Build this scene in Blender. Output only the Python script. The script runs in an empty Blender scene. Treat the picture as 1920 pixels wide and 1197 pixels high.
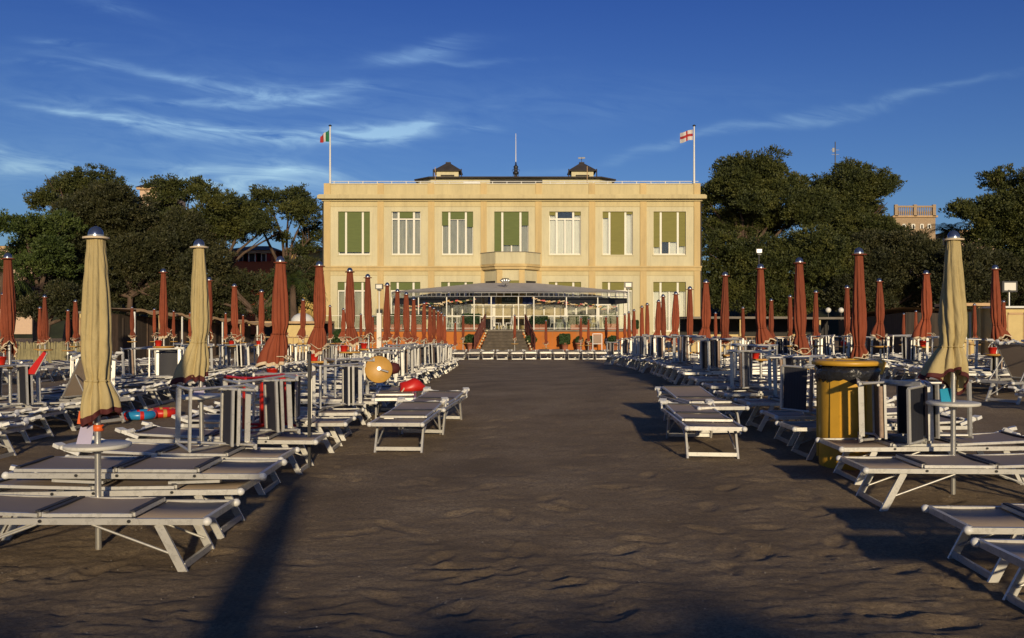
import bpy, math, random
import numpy as np
from mathutils import Vector, Matrix, Euler
random.seed(7)
RNG = np.random.default_rng(11)
SC = bpy.context.scene
COL = SC.collection
R = math.radians
PI = math.pi

# ------------------------------------------------------------------ camera
EYE = 1.63
F = 1700.0                       # focal length in photo pixels (1920 wide)
cam = bpy.data.cameras.new('camera')
cam.sensor_width = 36.0
cam.lens = F / 1920 * 36.0
cam.clip_start = 0.05
cam.clip_end = 3000
camo = bpy.data.objects.new('camera', cam)
camo.location = (0, 0, EYE)
camo.rotation_euler = (R(90), 0, 0)
COL.objects.link(camo)
SC.camera = camo

# ------------------------------------------------------------------ light
SUN_EL = 12.3
LIGHT = Vector((-0.14, 1.0, -math.tan(R(SUN_EL)))).normalized()
sun = bpy.data.lights.new('sun', 'SUN')
sun.energy = 3.7
sun.angle = R(1.5)
sun.color = (1.0, 0.81, 0.53)
suno = bpy.data.objects.new('sun', sun)
suno.rotation_euler = LIGHT.to_track_quat('-Z', 'Y').to_euler()
suno.location = (2, -20, 12)
COL.objects.link(suno)

W = bpy.data.worlds.new('World')
SC.world = W
W.use_nodes = True
nt = W.node_tree
nt.nodes.clear()


class NT:
    """tiny node-writing helper"""
    def __init__(s, tree): s.t = tree
    def n(s, typ, ins=None, **kw):
        nd = s.t.nodes.new(typ)
        for k, v in kw.items(): setattr(nd, k, v)
        for k, v in (ins or {}).items():
            sock = nd.inputs[k]
            if isinstance(v, bpy.types.NodeSocket): s.t.links.new(v, sock)
            else: sock.default_value = v
        return nd
    def m(s, op, a, b=None, c=None, clamp=False):
        nd = s.t.nodes.new('ShaderNodeMath'); nd.operation = op; nd.use_clamp = clamp
        for i, v in enumerate((a, b, c)):
            if v is None: continue
            if isinstance(v, bpy.types.NodeSocket): s.t.links.new(v, nd.inputs[i])
            else: nd.inputs[i].default_value = v
        return nd.outputs[0]
    def mix(s, fac, a, b, blend='MIX'):
        nd = s.t.nodes.new('ShaderNodeMix'); nd.data_type = 'RGBA'; nd.blend_type = blend
        for sock, v in ((nd.inputs[0], fac), (nd.inputs[6], a), (nd.inputs[7], b)):
            if isinstance(v, bpy.types.NodeSocket): s.t.links.new(v, sock)
            elif isinstance(v, (int, float)): sock.default_value = v
            else: sock.default_value = (*v, 1) if len(v) == 3 else v
        return nd.outputs[2]
    def ramp(s, fac, stops):
        nd = s.t.nodes.new('ShaderNodeValToRGB')
        els = nd.color_ramp.elements
        while len(els) < len(stops): els.new(0.5)
        for e, (p, c) in zip(els, stops):
            e.position = p; e.color = (*c, 1) if len(c) == 3 else c
        s.t.links.new(fac, nd.inputs[0])
        return nd.outputs[0]


w = NT(nt)
sky = w.n('ShaderNodeTexSky', sky_type='NISHITA', sun_disc=False, sun_elevation=R(SUN_EL),
          sun_rotation=math.atan2(-LIGHT.x, -LIGHT.y), altitude=0, air_density=1.0, dust_density=0.4, ozone_density=4.0)
tc = w.n('ShaderNodeTexCoord')
sep = w.n('ShaderNodeSeparateXYZ', {0: tc.outputs['Generated']})
yy = w.m('MAXIMUM', sep.outputs[1], 0.05)
U = w.m('DIVIDE', sep.outputs[0], yy)
V = w.m('DIVIDE', sep.outputs[2], yy)
front = w.m('GREATER_THAN', sep.outputs[1], 0.1)
cmb = w.n('ShaderNodeCombineXYZ', {0: w.m('MULTIPLY', U, 5.0), 1: w.m('ADD', w.m('MULTIPLY', V, 26.0), w.m('MULTIPLY', U, 3.0)), 2: 0.0})
nz1 = w.n('ShaderNodeTexNoise', {'Vector': cmb.outputs[0], 'Scale': 1.9, 'Detail': 9.0, 'Roughness': 0.62, 'Distortion': 1.3})
cmb2 = w.n('ShaderNodeCombineXYZ', {0: w.m('MULTIPLY', U, 2.2), 1: w.m('MULTIPLY', V, 5.0), 2: 3.0})
nz2 = w.n('ShaderNodeTexNoise', {'Vector': cmb2.outputs[0], 'Scale': 3.0, 'Detail': 4.0, 'Roughness': 0.5})
warp = w.m('MULTIPLY', w.m('SUBTRACT', nz2.outputs[0], 0.5), 0.05)
Vw = w.m('ADD', V, warp)


def streak(px, py, ax, by, slope, curve=0.0):
    """soft gaussian streak of cirrus around a direction"""
    u0 = (px - 960) / F; v0 = (598.5 - py) / F; a = ax / F; b = by / F
    du = w.m('SUBTRACT', U, u0)
    line = w.m('MULTIPLY_ADD', du, slope, v0)
    line = w.m('ADD', line, w.m('MULTIPLY', w.m('MULTIPLY', du, du), curve))
    dv = w.m('DIVIDE', w.m('SUBTRACT', Vw, line), b)
    d2 = w.m('ADD', w.m('POWER', w.m('ABSOLUTE', w.m('DIVIDE', du, a)), 2.0), w.m('MULTIPLY', dv, dv))
    return w.m('EXPONENT', w.m('MULTIPLY', d2, -1.0))


S = None
for args, k in [((560, 168, 120, 13, 0.0), 1.0), ((330, 142, 190, 9, -0.18), .8), ((430, 188, 190, 7, -0.02), .8),
                ((430, 252, 230, 14, -0.10, .5), 1.15), ((700, 250, 110, 17, 0.16), 1.0), ((785, 232, 28, 10, 0.1), .8), ((180, 226, 130, 8, -0.2), .75),
                ((790, 98, 85, 13, 0.12), .8), ((850, 112, 120, 5, -0.03), .4), ((110, 78, 60, 7, -.1), .5), ((90, 118, 70, 6, -.15), .4),
                ((430, 345, 190, 32, -0.03), .75), ((40, 310, 120, 20, -0.15), .7), ((570, 335, 70, 10, 0.0), .5), ((900, 243, 35, 7, 0), .4),
                ((1420, 240, 330, 8, 0.20), .34), ((1700, 178, 230, 7, .19), .24), ((210, 14, 60, 12, -.25), .45),
                ((1000, 190, 500, 40, 0.02), .10), ((300, 210, 500, 150, 0), .12)]:
    g = w.m('MULTIPLY', streak(*args), k)
    S = g if S is None else w.m('ADD', S, g)
mask = w.m('MULTIPLY', S, w.m('MULTIPLY_ADD', w.m('SUBTRACT', nz1.outputs[0], 0.36), 3.2, 0.12), clamp=True)
mask = w.m('MULTIPLY', w.m('MULTIPLY', mask, front), 0.62)
tint = w.ramp(w.m('MAXIMUM', sep.outputs[2], 0.0), [(0.0, (0.62, 0.72, 0.90)), (0.14, (0.56, 0.67, 0.95)), (0.34, (0.33, 0.46, 0.90)), (0.8, (0.55, 0.62, 0.92))])
skyc = w.mix(1.0, sky.outputs[0], tint, 'MULTIPLY')
cloudc = w.mix(1.0, skyc, (6.0, 3.7, 1.85), 'MULTIPLY')
fin = w.mix(mask, skyc, cloudc)
bg = w.n('ShaderNodeBackground', {'Color': fin, 'Strength': 0.088})
out = w.n('ShaderNodeOutputWorld', {'Surface': bg.outputs[0]})

SC.view_settings.view_transform = 'Standard'
SC.view_settings.look = 'None'
SC.view_settings.exposure = 0.0
SC.view_settings.gamma = 1.0
SC.render.engine = 'CYCLES'
SC.cycles.max_bounces = 6
SC.cycles.transparent_max_bounces = 10


# ------------------------------------------------------------------ materials
def mat(name, color, rough=0.7, metal=0.0, var=0.0, scale=6.0, bump=0.0, bscale=40.0, stretch=(1, 1, 1), color2=None,
        spec=0.5, trans=0.0, obrand=0.0, dirt=0.0, emit=None):
    m = bpy.data.materials.new(name); m.use_nodes = True
    t = NT(m.node_tree); t.t.nodes.clear()
    o = t.n('ShaderNodeOutputMaterial')
    p = t.n('ShaderNodeBsdfPrincipled', {'Roughness': rough, 'Metallic': metal})
    try: p.inputs['Specular IOR Level'].default_value = spec
    except Exception: pass
    c = (*color, 1)
    p.inputs['Base Color'].default_value = c
    tcn = t.n('ShaderNodeTexCoord')
    mp = t.n('ShaderNodeMapping', {'Vector': tcn.outputs['Object'], 'Scale': stretch})
    last = None
    if var > 0 or color2:
        nz = t.n('ShaderNodeTexNoise', {'Vector': mp.outputs[0], 'Scale': scale, 'Detail': 5.0, 'Roughness': 0.6})
        c2 = color2 or tuple(max(0, x * (1 - var)) for x in color)
        c1 = color if color2 else tuple(min(1, x * (1 + var)) for x in color)
        last = t.ramp(nz.outputs[0], [(0.3, c1), (0.7, c2)])
    if dirt > 0:
        nz3 = t.n('ShaderNodeTexNoise', {'Vector': mp.outputs[0], 'Scale': scale * 5, 'Detail': 6.0, 'Roughness': 0.7})
        f = t.m('MULTIPLY', t.m('GREATER_THAN', nz3.outputs[0], 0.56), dirt)
        last = t.mix(f, last if last else color, tuple(x * 0.4 for x in color))
    if obrand > 0:
        oi = t.n('ShaderNodeObjectInfo')
        fac = t.m('MULTIPLY_ADD', oi.outputs['Random'], 2 * obrand, 1 - obrand)
        cb = t.n('ShaderNodeCombineXYZ', {0: fac, 1: fac, 2: fac})
        last = t.mix(1.0, last if last else color, cb.outputs[0], 'MULTIPLY')
    if last: t.t.links.new(last, p.inputs['Base Color'])
    if bump > 0:
        nz2 = t.n('ShaderNodeTexNoise', {'Vector': mp.outputs[0], 'Scale': bscale, 'Detail': 4.0})
        b = t.n('ShaderNodeBump', {'Height': nz2.outputs[0], 'Strength': bump, 'Distance': 0.02})
        t.t.links.new(b.outputs[0], p.inputs['Normal'])
    if emit:
        p.inputs['Emission Color'].default_value = (*emit[0], 1); p.inputs['Emission Strength'].default_value = emit[1]
    sh = p.outputs[0]
    if trans > 0:
        tr = t.n('ShaderNodeBsdfTranslucent')
        if last: t.t.links.new(last, tr.inputs[0])
        else: tr.inputs[0].default_value = c
        mx = t.n('ShaderNodeMixShader', {0: trans, 1: sh, 2: tr.outputs[0]})
        sh = mx.outputs[0]
    t.t.links.new(sh, o.inputs[0])
    return m


def weather(m, k=0.30):
    t = NT(m.node_tree); p = next(n for n in m.node_tree.nodes if n.type == 'BSDF_PRINCIPLED'); src = p.inputs['Base Color'].links[0].from_socket
    tcn = t.n('ShaderNodeTexCoord'); mp = t.n('ShaderNodeMapping', {'Vector': tcn.outputs['Object'], 'Scale': (2.6, 2.6, .16)})
    a = t.n('ShaderNodeTexNoise', {'Vector': mp.outputs[0], 'Scale': 1.6, 'Detail': 7.0, 'Roughness': .7})
    b = t.n('ShaderNodeTexNoise', {'Vector': tcn.outputs['Object'], 'Scale': .35, 'Detail': 4.0})
    f = t.m('MULTIPLY', t.ramp(a.outputs[0], [(.5, (0, 0, 0)), (.72, (1, 1, 1))]), t.ramp(b.outputs[0], [(.4, (.25, .25, .25)), (.65, (1, 1, 1))]))
    t.t.links.new(t.mix(t.m('MULTIPLY', f, k), src, (.26, .20, .13)), p.inputs['Base Color'])


def weave_mat(name, c1, c2):
    m = bpy.data.materials.new(name); m.use_nodes = True
    t = NT(m.node_tree); t.t.nodes.clear()
    o = t.n('ShaderNodeOutputMaterial')
    tcn = t.n('ShaderNodeTexCoord')
    w1 = t.n('ShaderNodeTexWave', {'Vector': tcn.outputs['Object'], 'Scale': 26.0, 'Distortion': 0.3}, bands_direction='X')
    w2 = t.n('ShaderNodeTexWave', {'Vector': tcn.outputs['Object'], 'Scale': 38.0, 'Distortion': 0.3}, bands_direction='Y')
    h = t.m('MULTIPLY', w1.outputs['Fac'], w2.outputs['Fac'])
    nz = t.n('ShaderNodeTexNoise', {'Vector': tcn.outputs['Object'], 'Scale': 3.0, 'Detail': 5.0})
    oi = t.n('ShaderNodeObjectInfo')
    f = t.m('MULTIPLY_ADD', h, 0.55, t.m('MULTIPLY', nz.outputs[0], 0.5), clamp=True)
    c = t.mix(f, c1, c2)
    fac = t.m('MULTIPLY_ADD', oi.outputs['Random'], 0.35, 0.8)
    cb = t.n('ShaderNodeCombineXYZ', {0: fac, 1: fac, 2: fac})
    c = t.mix(1.0, c, cb.outputs[0], 'MULTIPLY')
    b = t.n('ShaderNodeBump', {'Height': h, 'Strength': 0.35, 'Distance': 0.004})
    p = t.n('ShaderNodeBsdfPrincipled', {'Base Color': c, 'Roughness': 0.62, 'Normal': b.outputs[0]})
    t.t.links.new(p.outputs[0], o.inputs[0])
    return m


def glass_mat(name, tint=(0.8, 0.85, 0.85), refl=0.16):
    m = bpy.data.materials.new(name); m.use_nodes = True
    t = NT(m.node_tree); t.t.nodes.clear()
    o = t.n('ShaderNodeOutputMaterial')
    tr = t.n('ShaderNodeBsdfTransparent', {0: (*tint, 1)})
    gl = t.n('ShaderNodeBsdfGlossy', {'Roughness': 0.03})
    lw = t.n('ShaderNodeLayerWeight', {'Blend': 0.35})
    f = t.m('MULTIPLY_ADD', lw.outputs['Fresnel'], 0.6, refl, clamp=True)
    mx = t.n('ShaderNodeMixShader', {0: f, 1: tr.outputs[0], 2: gl.outputs[0]})
    t.t.links.new(mx.outputs[0], o.inputs[0])
    return m


M = {}
M['alu'] = mat('aluminium', (0.56, 0.545, 0.50), 0.40, 0.45, var=0.08, scale=4, dirt=0.25, obrand=0.10)
M['plastic_white'] = mat('white_plastic', (0.72, 0.71, 0.66), 0.45, var=0.06, dirt=0.2)
M['weave'] = weave_mat('taupe_mesh', (0.25, 0.195, 0.145), (0.42, 0.33, 0.25))
M['weave_dark'] = weave_mat('charcoal_mesh', (0.016, 0.016, 0.021), (0.042, 0.042, 0.052))
M['weave_blue'] = weave_mat('blue_mesh', (0.02, 0.04, 0.16), (0.04, 0.08, 0.30))
M['red'] = mat('red_cloth', (0.235, 0.052, 0.019), 0.85, var=0.20, scale=3, bump=0.35, bscale=22, obrand=0.24, stretch=(1, 1, .35), trans=0.08, dirt=.12)
M['beige'] = mat('beige_cloth', (0.47, 0.37, 0.17), 0.85, var=0.13, scale=3, bump=0.35, bscale=30, stretch=(1, 1, .35), trans=0.08, dirt=.14)
M['cream_trim'] = mat('cream_trim', (0.62, 0.50, 0.33), 0.8)
M['dark_trim'] = mat('dark_red_trim', (0.075, 0.010, 0.009), 0.8)
M['blue_cap'] = mat('blue_cap', (0.08, 0.11, 0.20), 0.25, 0.6)
M['steel'] = mat('steel_pole', (0.60, 0.585, 0.54), 0.28, 0.75, var=0.05, dirt=0.15)
M['table_white'] = mat('table_white', (0.62, 0.60, 0.52), 0.5, var=0.06, dirt=.2)
M['table_ochre'] = mat('table_ochre', (0.55, 0.30, 0.06), 0.5, var=0.1)
M['redplastic'] = mat('red_plastic', (0.55, 0.02, 0.012), 0.4)
M['orange_plastic'] = mat('orange_plastic', (0.75, 0.12, 0.02), 0.45)
M['teal'] = mat('teal_plastic', (0.01, 0.27, 0.42), 0.4)
M['truss'] = mat('grey_truss', (0.26, 0.26, 0.26), 0.5)
M['black'] = mat('black_metal', (0.018, 0.018, 0.02), 0.4)
M['bin_yellow'] = mat('bin_yellow', (0.60, 0.33, 0.03), 0.42, var=0.12, scale=2, dirt=0.15)
M['bag'] = mat('bin_bag', (0.02, 0.02, 0.022), 0.25, bump=0.9, bscale=18)
M['wall'] = mat('cream_render', (0.575, 0.485, 0.265), 0.9, var=0.10, scale=0.9, stretch=(1, 1, .3), bump=0.15, bscale=14, dirt=.07)
M['panel'] = mat('pale_render', (0.60, 0.54, 0.34), 0.9, var=0.10, scale=0.9, stretch=(1, 1, .3), bump=0.15, bscale=14, dirt=.07)
M['pilaster'] = mat('ochre_render', (0.575, 0.43, 0.20), 0.9, var=0.12, scale=1.0, stretch=(1, 1, .3), bump=0.12, bscale=14, dirt=.06)
M['stone'] = mat('grey_stone', (0.19, 0.165, 0.13), 0.85, var=0.2, scale=2.0, bump=.3)
M['stair'] = mat('worn_brown_stone', (0.10, 0.08, 0.058), 0.9, var=0.3, scale=3.0, bump=.3)
M['blind'] = mat('green_blind', (0.115, 0.145, 0.040), 0.8, var=0.08, scale=1.5, stretch=(1, 1, 6))
M['olive_blind'] = mat('olive_blind', (0.20, 0.185, 0.045), 0.8, var=0.08, scale=1.5, stretch=(1, 1, 6))
M['frame'] = mat('white_frame', (0.74, 0.71, 0.60), 0.5, var=.04)
M['curtain'] = mat('grey_curtain', (0.33, 0.32, 0.26), 0.8, var=0.25, scale=1.2, stretch=(5, 1, .6))
M['curtain_w'] = mat('white_curtain', (0.78, 0.76, 0.68), 0.8, var=0.10, scale=1.2, stretch=(5, 1, .6))
M['glass'] = glass_mat('window_glass', (0.93, 0.94, 0.92), 0.03)
M['clear'] = glass_mat('clear_glass', (0.93, 0.95, 0.93), 0.05)
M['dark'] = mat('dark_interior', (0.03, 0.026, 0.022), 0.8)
M['roof'] = mat('brown_roof', (0.045, 0.038, 0.036), 0.85, var=0.25, scale=1.5, bump=.5, bscale=8)
M['orange_wall'] = mat('orange_render', (0.50, 0.155, 0.025), 0.9, var=0.12, scale=0.8, bump=.2, bscale=10, dirt=.08)
M['canopy'] = mat('grey_canvas', (0.42, 0.405, 0.40), 0.75, var=0.12, scale=1.0, stretch=(1, .3, 1))
M['terracotta'] = mat('terracotta', (0.42, 0.15, 0.085), 0.8, var=.1)
M['hedge'] = mat('hedge_leaf', (0.035, 0.075, 0.018), 0.7, var=0.4, scale=8, trans=.15)
M['cabin_dark'] = mat('dark_timber', (0.045, 0.033, 0.025), 0.9, var=0.5, scale=1.2, stretch=(6, 6, .3))
M['cabin_cream'] = mat('cream_timber', (0.60, 0.46, 0.20), 0.8, var=0.08, scale=3)
M['wood'] = mat('pale_timber', (0.50, 0.33, 0.17), 0.8, var=0.15, scale=3)
M['fence'] = mat('fence_timber', (0.30, 0.26, 0.13), 0.85, var=0.3, scale=3)
M['rail_brown'] = mat('russet_rail', (0.14, 0.035, 0.022), 0.6, var=.2)
M['lampglass'] = mat('globe_glass', (0.75, 0.72, 0.62), 0.35)
M['sign_green'] = mat('sign_green', (0.008, 0.028, 0.012), 0.5)
M['scallop'] = mat('scallop_fabric', (0.45, 0.33, 0.17), 0.8, var=.15, scale=2)
M['villa_pink'] = mat('villa_pink', (0.60, 0.43, 0.30), 0.9, var=.06)
M['villa_ochre'] = mat('villa_ochre', (0.36, 0.26, 0.16), 0.9, var=.15)
M['villa_orange'] = mat('villa_orange', (0.50, 0.13, 0.05), 0.9, var=.1)
M['villa_yellow'] = mat('villa_yellow', (0.55, 0.38, 0.12), 0.9, var=.1)
M['shutter_red'] = mat('red_shutter', (0.25, 0.02, 0.015), 0.7)
M['bark'] = mat('bark', (0.10, 0.065, 0.045), 0.95, var=0.4, scale=4, bump=.8, bscale=10, stretch=(1, 1, .3))
M['hill'] = mat('wooded_hill', (0.018, 0.024, 0.011), 0.95, var=0.5, scale=.5, bump=1, bscale=2)
M['pool_blue'] = mat('blue_vinyl', (0.02, 0.22, 0.45), 0.3)
M['flag_white'] = mat('flag_white', (0.72, 0.66, 0.60), 0.8, trans=.2)
M['flag_red'] = mat('flag_red', (0.45, 0.03, 0.03), 0.8, trans=.2)
M['flag_green'] = mat('flag_green', (0.02, 0.20, 0.08), 0.8, trans=.2)
M['canvas'] = mat('shadow_screen_cloth', (0.35, 0.3, 0.25), 0.9)
M['card'] = mat('paper_cover', (0.42, 0.38, 0.50), 0.6)
M['rust'] = mat('worn_webbing', (0.34, 0.24, 0.17), 0.8, var=.2, scale=30)


for k_ in ('wall', 'panel', 'pilaster', 'orange_wall'): weather(M[k_], .38)


def leaf_mat(name, c1, c2, c3):
    m = bpy.data.materials.new(name); m.use_nodes = True
    t = NT(m.node_tree); t.t.nodes.clear()
    o = t.n('ShaderNodeOutputMaterial')
    tcn = t.n('ShaderNodeTexCoord')
    n1 = t.n('ShaderNodeTexNoise', {'Vector': tcn.outputs['Object'], 'Scale': 0.55, 'Detail': 3.0})
    n2 = t.n('ShaderNodeTexNoise', {'Vector': tcn.outputs['Object'], 'Scale': 7.0, 'Detail': 2.0})
    f = t.m('ADD', t.m('MULTIPLY', n1.outputs[0], 0.6), t.m('MULTIPLY', n2.outputs[0], 0.4))
    c = t.ramp(f, [(0.36, c1), (0.5, c2), (0.62, c3)])
    p = t.n('ShaderNodeBsdfPrincipled', {'Base Color': c, 'Roughness': 0.65})
    tr = t.n('ShaderNodeBsdfTranslucent', {0: c})
    mx = t.n('ShaderNodeMixShader', {0: 0.18, 1: p.outputs[0], 2: tr.outputs[0]})
    t.t.links.new(mx.outputs[0], o.inputs[0])
    return m


M['leaf_pine'] = leaf_mat('pine_needles', (0.026, 0.037, 0.009), (0.058, 0.070, 0.014), (0.115, 0.116, 0.022))
M['leaf_oak'] = leaf_mat('oak_leaves', (0.024, 0.028, 0.010), (0.044, 0.048, 0.014), (0.075, 0.068, 0.021))
M['leaf_green'] = leaf_mat('bright_needles', (0.028, 0.050, 0.010), (0.060, 0.090, 0.016), (0.10, 0.125, 0.022))


# ------------------------------------------------------------------ mesh building
class MB:
    def __init__(s): s.v = []; s.f = []; s.mi = []; s.sm = []
    def add(s, vs, fs, mi=0, smooth=False):
        b = len(s.v); s.v.extend([tuple(x) for x in vs])
        for f in fs:
            s.f.append([b + i for i in f]); s.mi.append(mi); s.sm.append(smooth)
        return s
    def box(s, c, d, mi=0, rz=0.0, ry=0.0, rx=0.0):
        x, y, z = d[0] / 2, d[1] / 2, d[2] / 2
        vs = [Vector((a, b, e)) for a in (-x, x) for b in (-y, y) for e in (-z, z)]
        if rz or ry or rx:
            m = Euler((rx, ry, rz)).to_matrix(); vs = [m @ q for q in vs]
        c = Vector(c); vs = [q + c for q in vs]
        return s.add(vs, [(0, 1, 3, 2), (4, 6, 7, 5), (0, 4, 5, 1), (2, 3, 7, 6), (0, 2, 6, 4), (1, 5, 7, 3)], mi)
    def b2(s, lo, hi, mi=0):
        return s.box([(a + b) / 2 for a, b in zip(lo, hi)], [abs(b - a) for a, b in zip(lo, hi)], mi)
    def bar(s, p0, p1, wd, ht, mi=0):
        p0 = Vector(p0); p1 = Vector(p1); d = (p1 - p0)
        if d.length < 1e-6: return s
        z = d.normalized(); up = Vector((0, 0, 1)) if abs(z.z) < 0.95 else Vector((0, 1, 0))
        x = z.cross(up).normalized(); y = x.cross(z).normalized()
        vs = []
        for p in (p0, p1):
            for a, b in ((-1, -1), (1, -1), (1, 1), (-1, 1)): vs.append(p + x * (a * wd / 2) + y * (b * ht / 2))
        return s.add(vs, [(3, 2, 1, 0), (4, 5, 6, 7), (0, 1, 5, 4), (1, 2, 6, 5), (2, 3, 7, 6), (3, 0, 4, 7)], mi)
    def tube(s, pts, r, n=8, mi=0, r2=None, caps=True):
        pts = [Vector(p) for p in pts]; k = len(pts); rings = []
        prevx = None
        for i, p in enumerate(pts):
            d = (pts[min(i + 1, k - 1)] - pts[max(i - 1, 0)]).normalized()
            if prevx is None:
                up = Vector((0, 0, 1)) if abs(d.z) < 0.9 else Vector((1, 0, 0))
                x = d.cross(up).normalized()
            else:
                x = (prevx - d * prevx.dot(d)).normalized()
            prevx = x; y = d.cross(x)
            rr = r if r2 is None else r + (r2 - r) * i / (k - 1)
            rings.append([p + x * (rr * math.cos(2 * PI * j / n)) + y * (rr * math.sin(2 * PI * j / n)) for j in range(n)])
        vs = [q for ring in rings for q in ring]; fs = []
        for i in range(k - 1):
            for j in range(n):
                a = i * n + j; b = i * n + (j + 1) % n
                fs.append((a, b, b + n, a + n))
        s.add(vs, fs, mi, True)
        if caps:
            s.add(rings[0], [tuple(range(n - 1, -1, -1))], mi); s.add(rings[-1], [tuple(range(n))], mi)
        return s
    def lathe(s, prof, n=20, c=(0, 0, 0), mi=0, smooth=True, cap=True):
        cx, cy, cz = c; vs = []; fs = []
        for r, z in prof:
            for j in range(n):
                a = 2 * PI * j / n; vs.append((cx + r * math.cos(a), cy + r * math.sin(a), cz + z))
        for i in range(len(prof) - 1):
            for j in range(n):
                a = i * n + j; b = i * n + (j + 1) % n
                fs.append((a, b, b + n, a + n))
        s.add(vs, fs, mi, smooth)
        if cap:
            k = len(prof)
            s.add(vs[:n], [tuple(range(n - 1, -1, -1))], mi); s.add(vs[(k - 1) * n:], [tuple(range(n))], mi)
        return s
    def sphere(s, c, r, n=10, mi=0, sz=1.0):
        prof = [(max(1e-4, r * math.sin(PI * i / (n // 2 + 2))), -r * sz * math.cos(PI * i / (n // 2 + 2))) for i in range(n // 2 + 3)]
        return s.lathe(prof, n, c, mi, cap=False)
    def prism(s, poly, y0, y1, mi=0):
        """poly: (x, z) outline (counter-clockwise seen from -Y) extruded in y"""
        n = len(poly)
        vs = [(x, y0, z) for x, z in poly] + [(x, y1, z) for x, z in poly]
        fs = [tuple(range(n)), tuple(range(2 * n - 1, n - 1, -1))] + [(i, i + n, (i + 1) % n + n, (i + 1) % n) for i in range(n)]
        return s.add(vs, fs, mi)
    def vprism(s, poly, z0, z1, mi=0):
        n = len(poly)
        vs = [(x, y, z0) for x, y in poly] + [(x, y, z1) for x, y in poly]
        fs = [tuple(range(n - 1, -1, -1)), tuple(range(n, 2 * n))] + [(i, (i + 1) % n, (i + 1) % n + n, i + n) for i in range(n)]
        return s.add(vs, fs, mi)
    def quad(s, a, b, c, d, mi=0): return s.add([a, b, c, d], [(0, 1, 2, 3)], mi)
    def mesh(s, name, mats):
        me = bpy.data.meshes.new(name)
        me.from_pydata(s.v, [], s.f)
        for m_ in (mats if isinstance(mats, (list, tuple)) else [mats]): me.materials.append(m_)
        me.polygons.foreach_set('material_index', s.mi)
        me.polygons.foreach_set('use_smooth', s.sm)
        me.update()
        return me
    def build(s, name, mats, parent=None, loc=None):
        o = bpy.data.objects.new(name, s.mesh(name, mats)); COL.objects.link(o)
        if parent: o.parent = parent
        if loc: o.location = loc
        return o


def tag(o, label=None, cat=None, group=None, kind=None):
    if label: o['label'] = label
    if cat: o['category'] = cat
    if group: o['group'] = group
    if kind: o['kind'] = kind
    return o


def empty(name, loc=(0, 0, 0), rz=0.0, label=None, cat=None, group=None):
    o = bpy.data.objects.new(name, None); COL.objects.link(o)
    o.location = loc; o.rotation_euler = (0, 0, rz); o.empty_display_size = .2
    return tag(o, label, cat, group)


def kids(o): return KIDS.get(o.name, [])


KIDS = {}


def index_children():
    KIDS.clear()
    for o in COL.objects:
        if o.parent: KIDS.setdefault(o.parent.name, []).append(o)


def copy_tree(o, parent=None, skip=()):
    c = o.copy(); COL.objects.link(c)
    if parent: c.parent = parent
    for ch in kids(o):
        if ch.name.split('.')[0] in skip: continue
        copy_tree(ch, c, skip)
    return c


def PX(px, Y): return (px - 960) / F * Y
def PZ(py, Y): return EYE + (598.5 - py) / F * Y
def ordn(i): return ['first', 'second', 'third', 'fourth', 'fifth', 'sixth', 'seventh', 'eighth', 'ninth', 'tenth', 'eleventh', 'twelfth',
                     'thirteenth', 'fourteenth', 'fifteenth', 'sixteenth', 'seventeenth', 'eighteenth', 'nineteenth', 'twentieth'][i]


# ------------------------------------------------------------------ terrain
GY = [-60, -3, 0, 6.2, 8.6, 11.6, 14, 16.6, 18.7, 21, 23, 25.4, 27.2, 30, 32.5, 34.3, 36.4, 39.5, 46, 60, 90, 400]
GZ = [-1.8, -.15, 0, 0, .07, .10, .16, .20, .20, .17, .11, .06, .0, -.1, -.17, -.22, -.3, -.42, -.45, -.45, -.45, -.45]


def gz(x, y):
    z = float(np.interp(y, GY, GZ))
    f = min(1, max(0, (y - 8) / 8)) * min(1, max(0, (45 - y) / 12))
    return z + f * 0.14 * max(-.6, min(1, x / 4.0))


def value_noise(x, y, seed):
    r = np.random.default_rng(seed); tab = r.random((256, 256))
    xi = np.floor(x).astype(int); yi = np.floor(y).astype(int)
    fx = x - xi; fy = y - yi; fx = fx * fx * (3 - 2 * fx); fy = fy * fy * (3 - 2 * fy)
    a = tab[xi % 256, yi % 256]; b = tab[(xi + 1) % 256, yi % 256]; c = tab[xi % 256, (yi + 1) % 256]; d = tab[(xi + 1) % 256, (yi + 1) % 256]
    return a * (1 - fx) * (1 - fy) + b * fx * (1 - fy) + c * (1 - fx) * fy + d * fx * fy - .5


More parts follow.
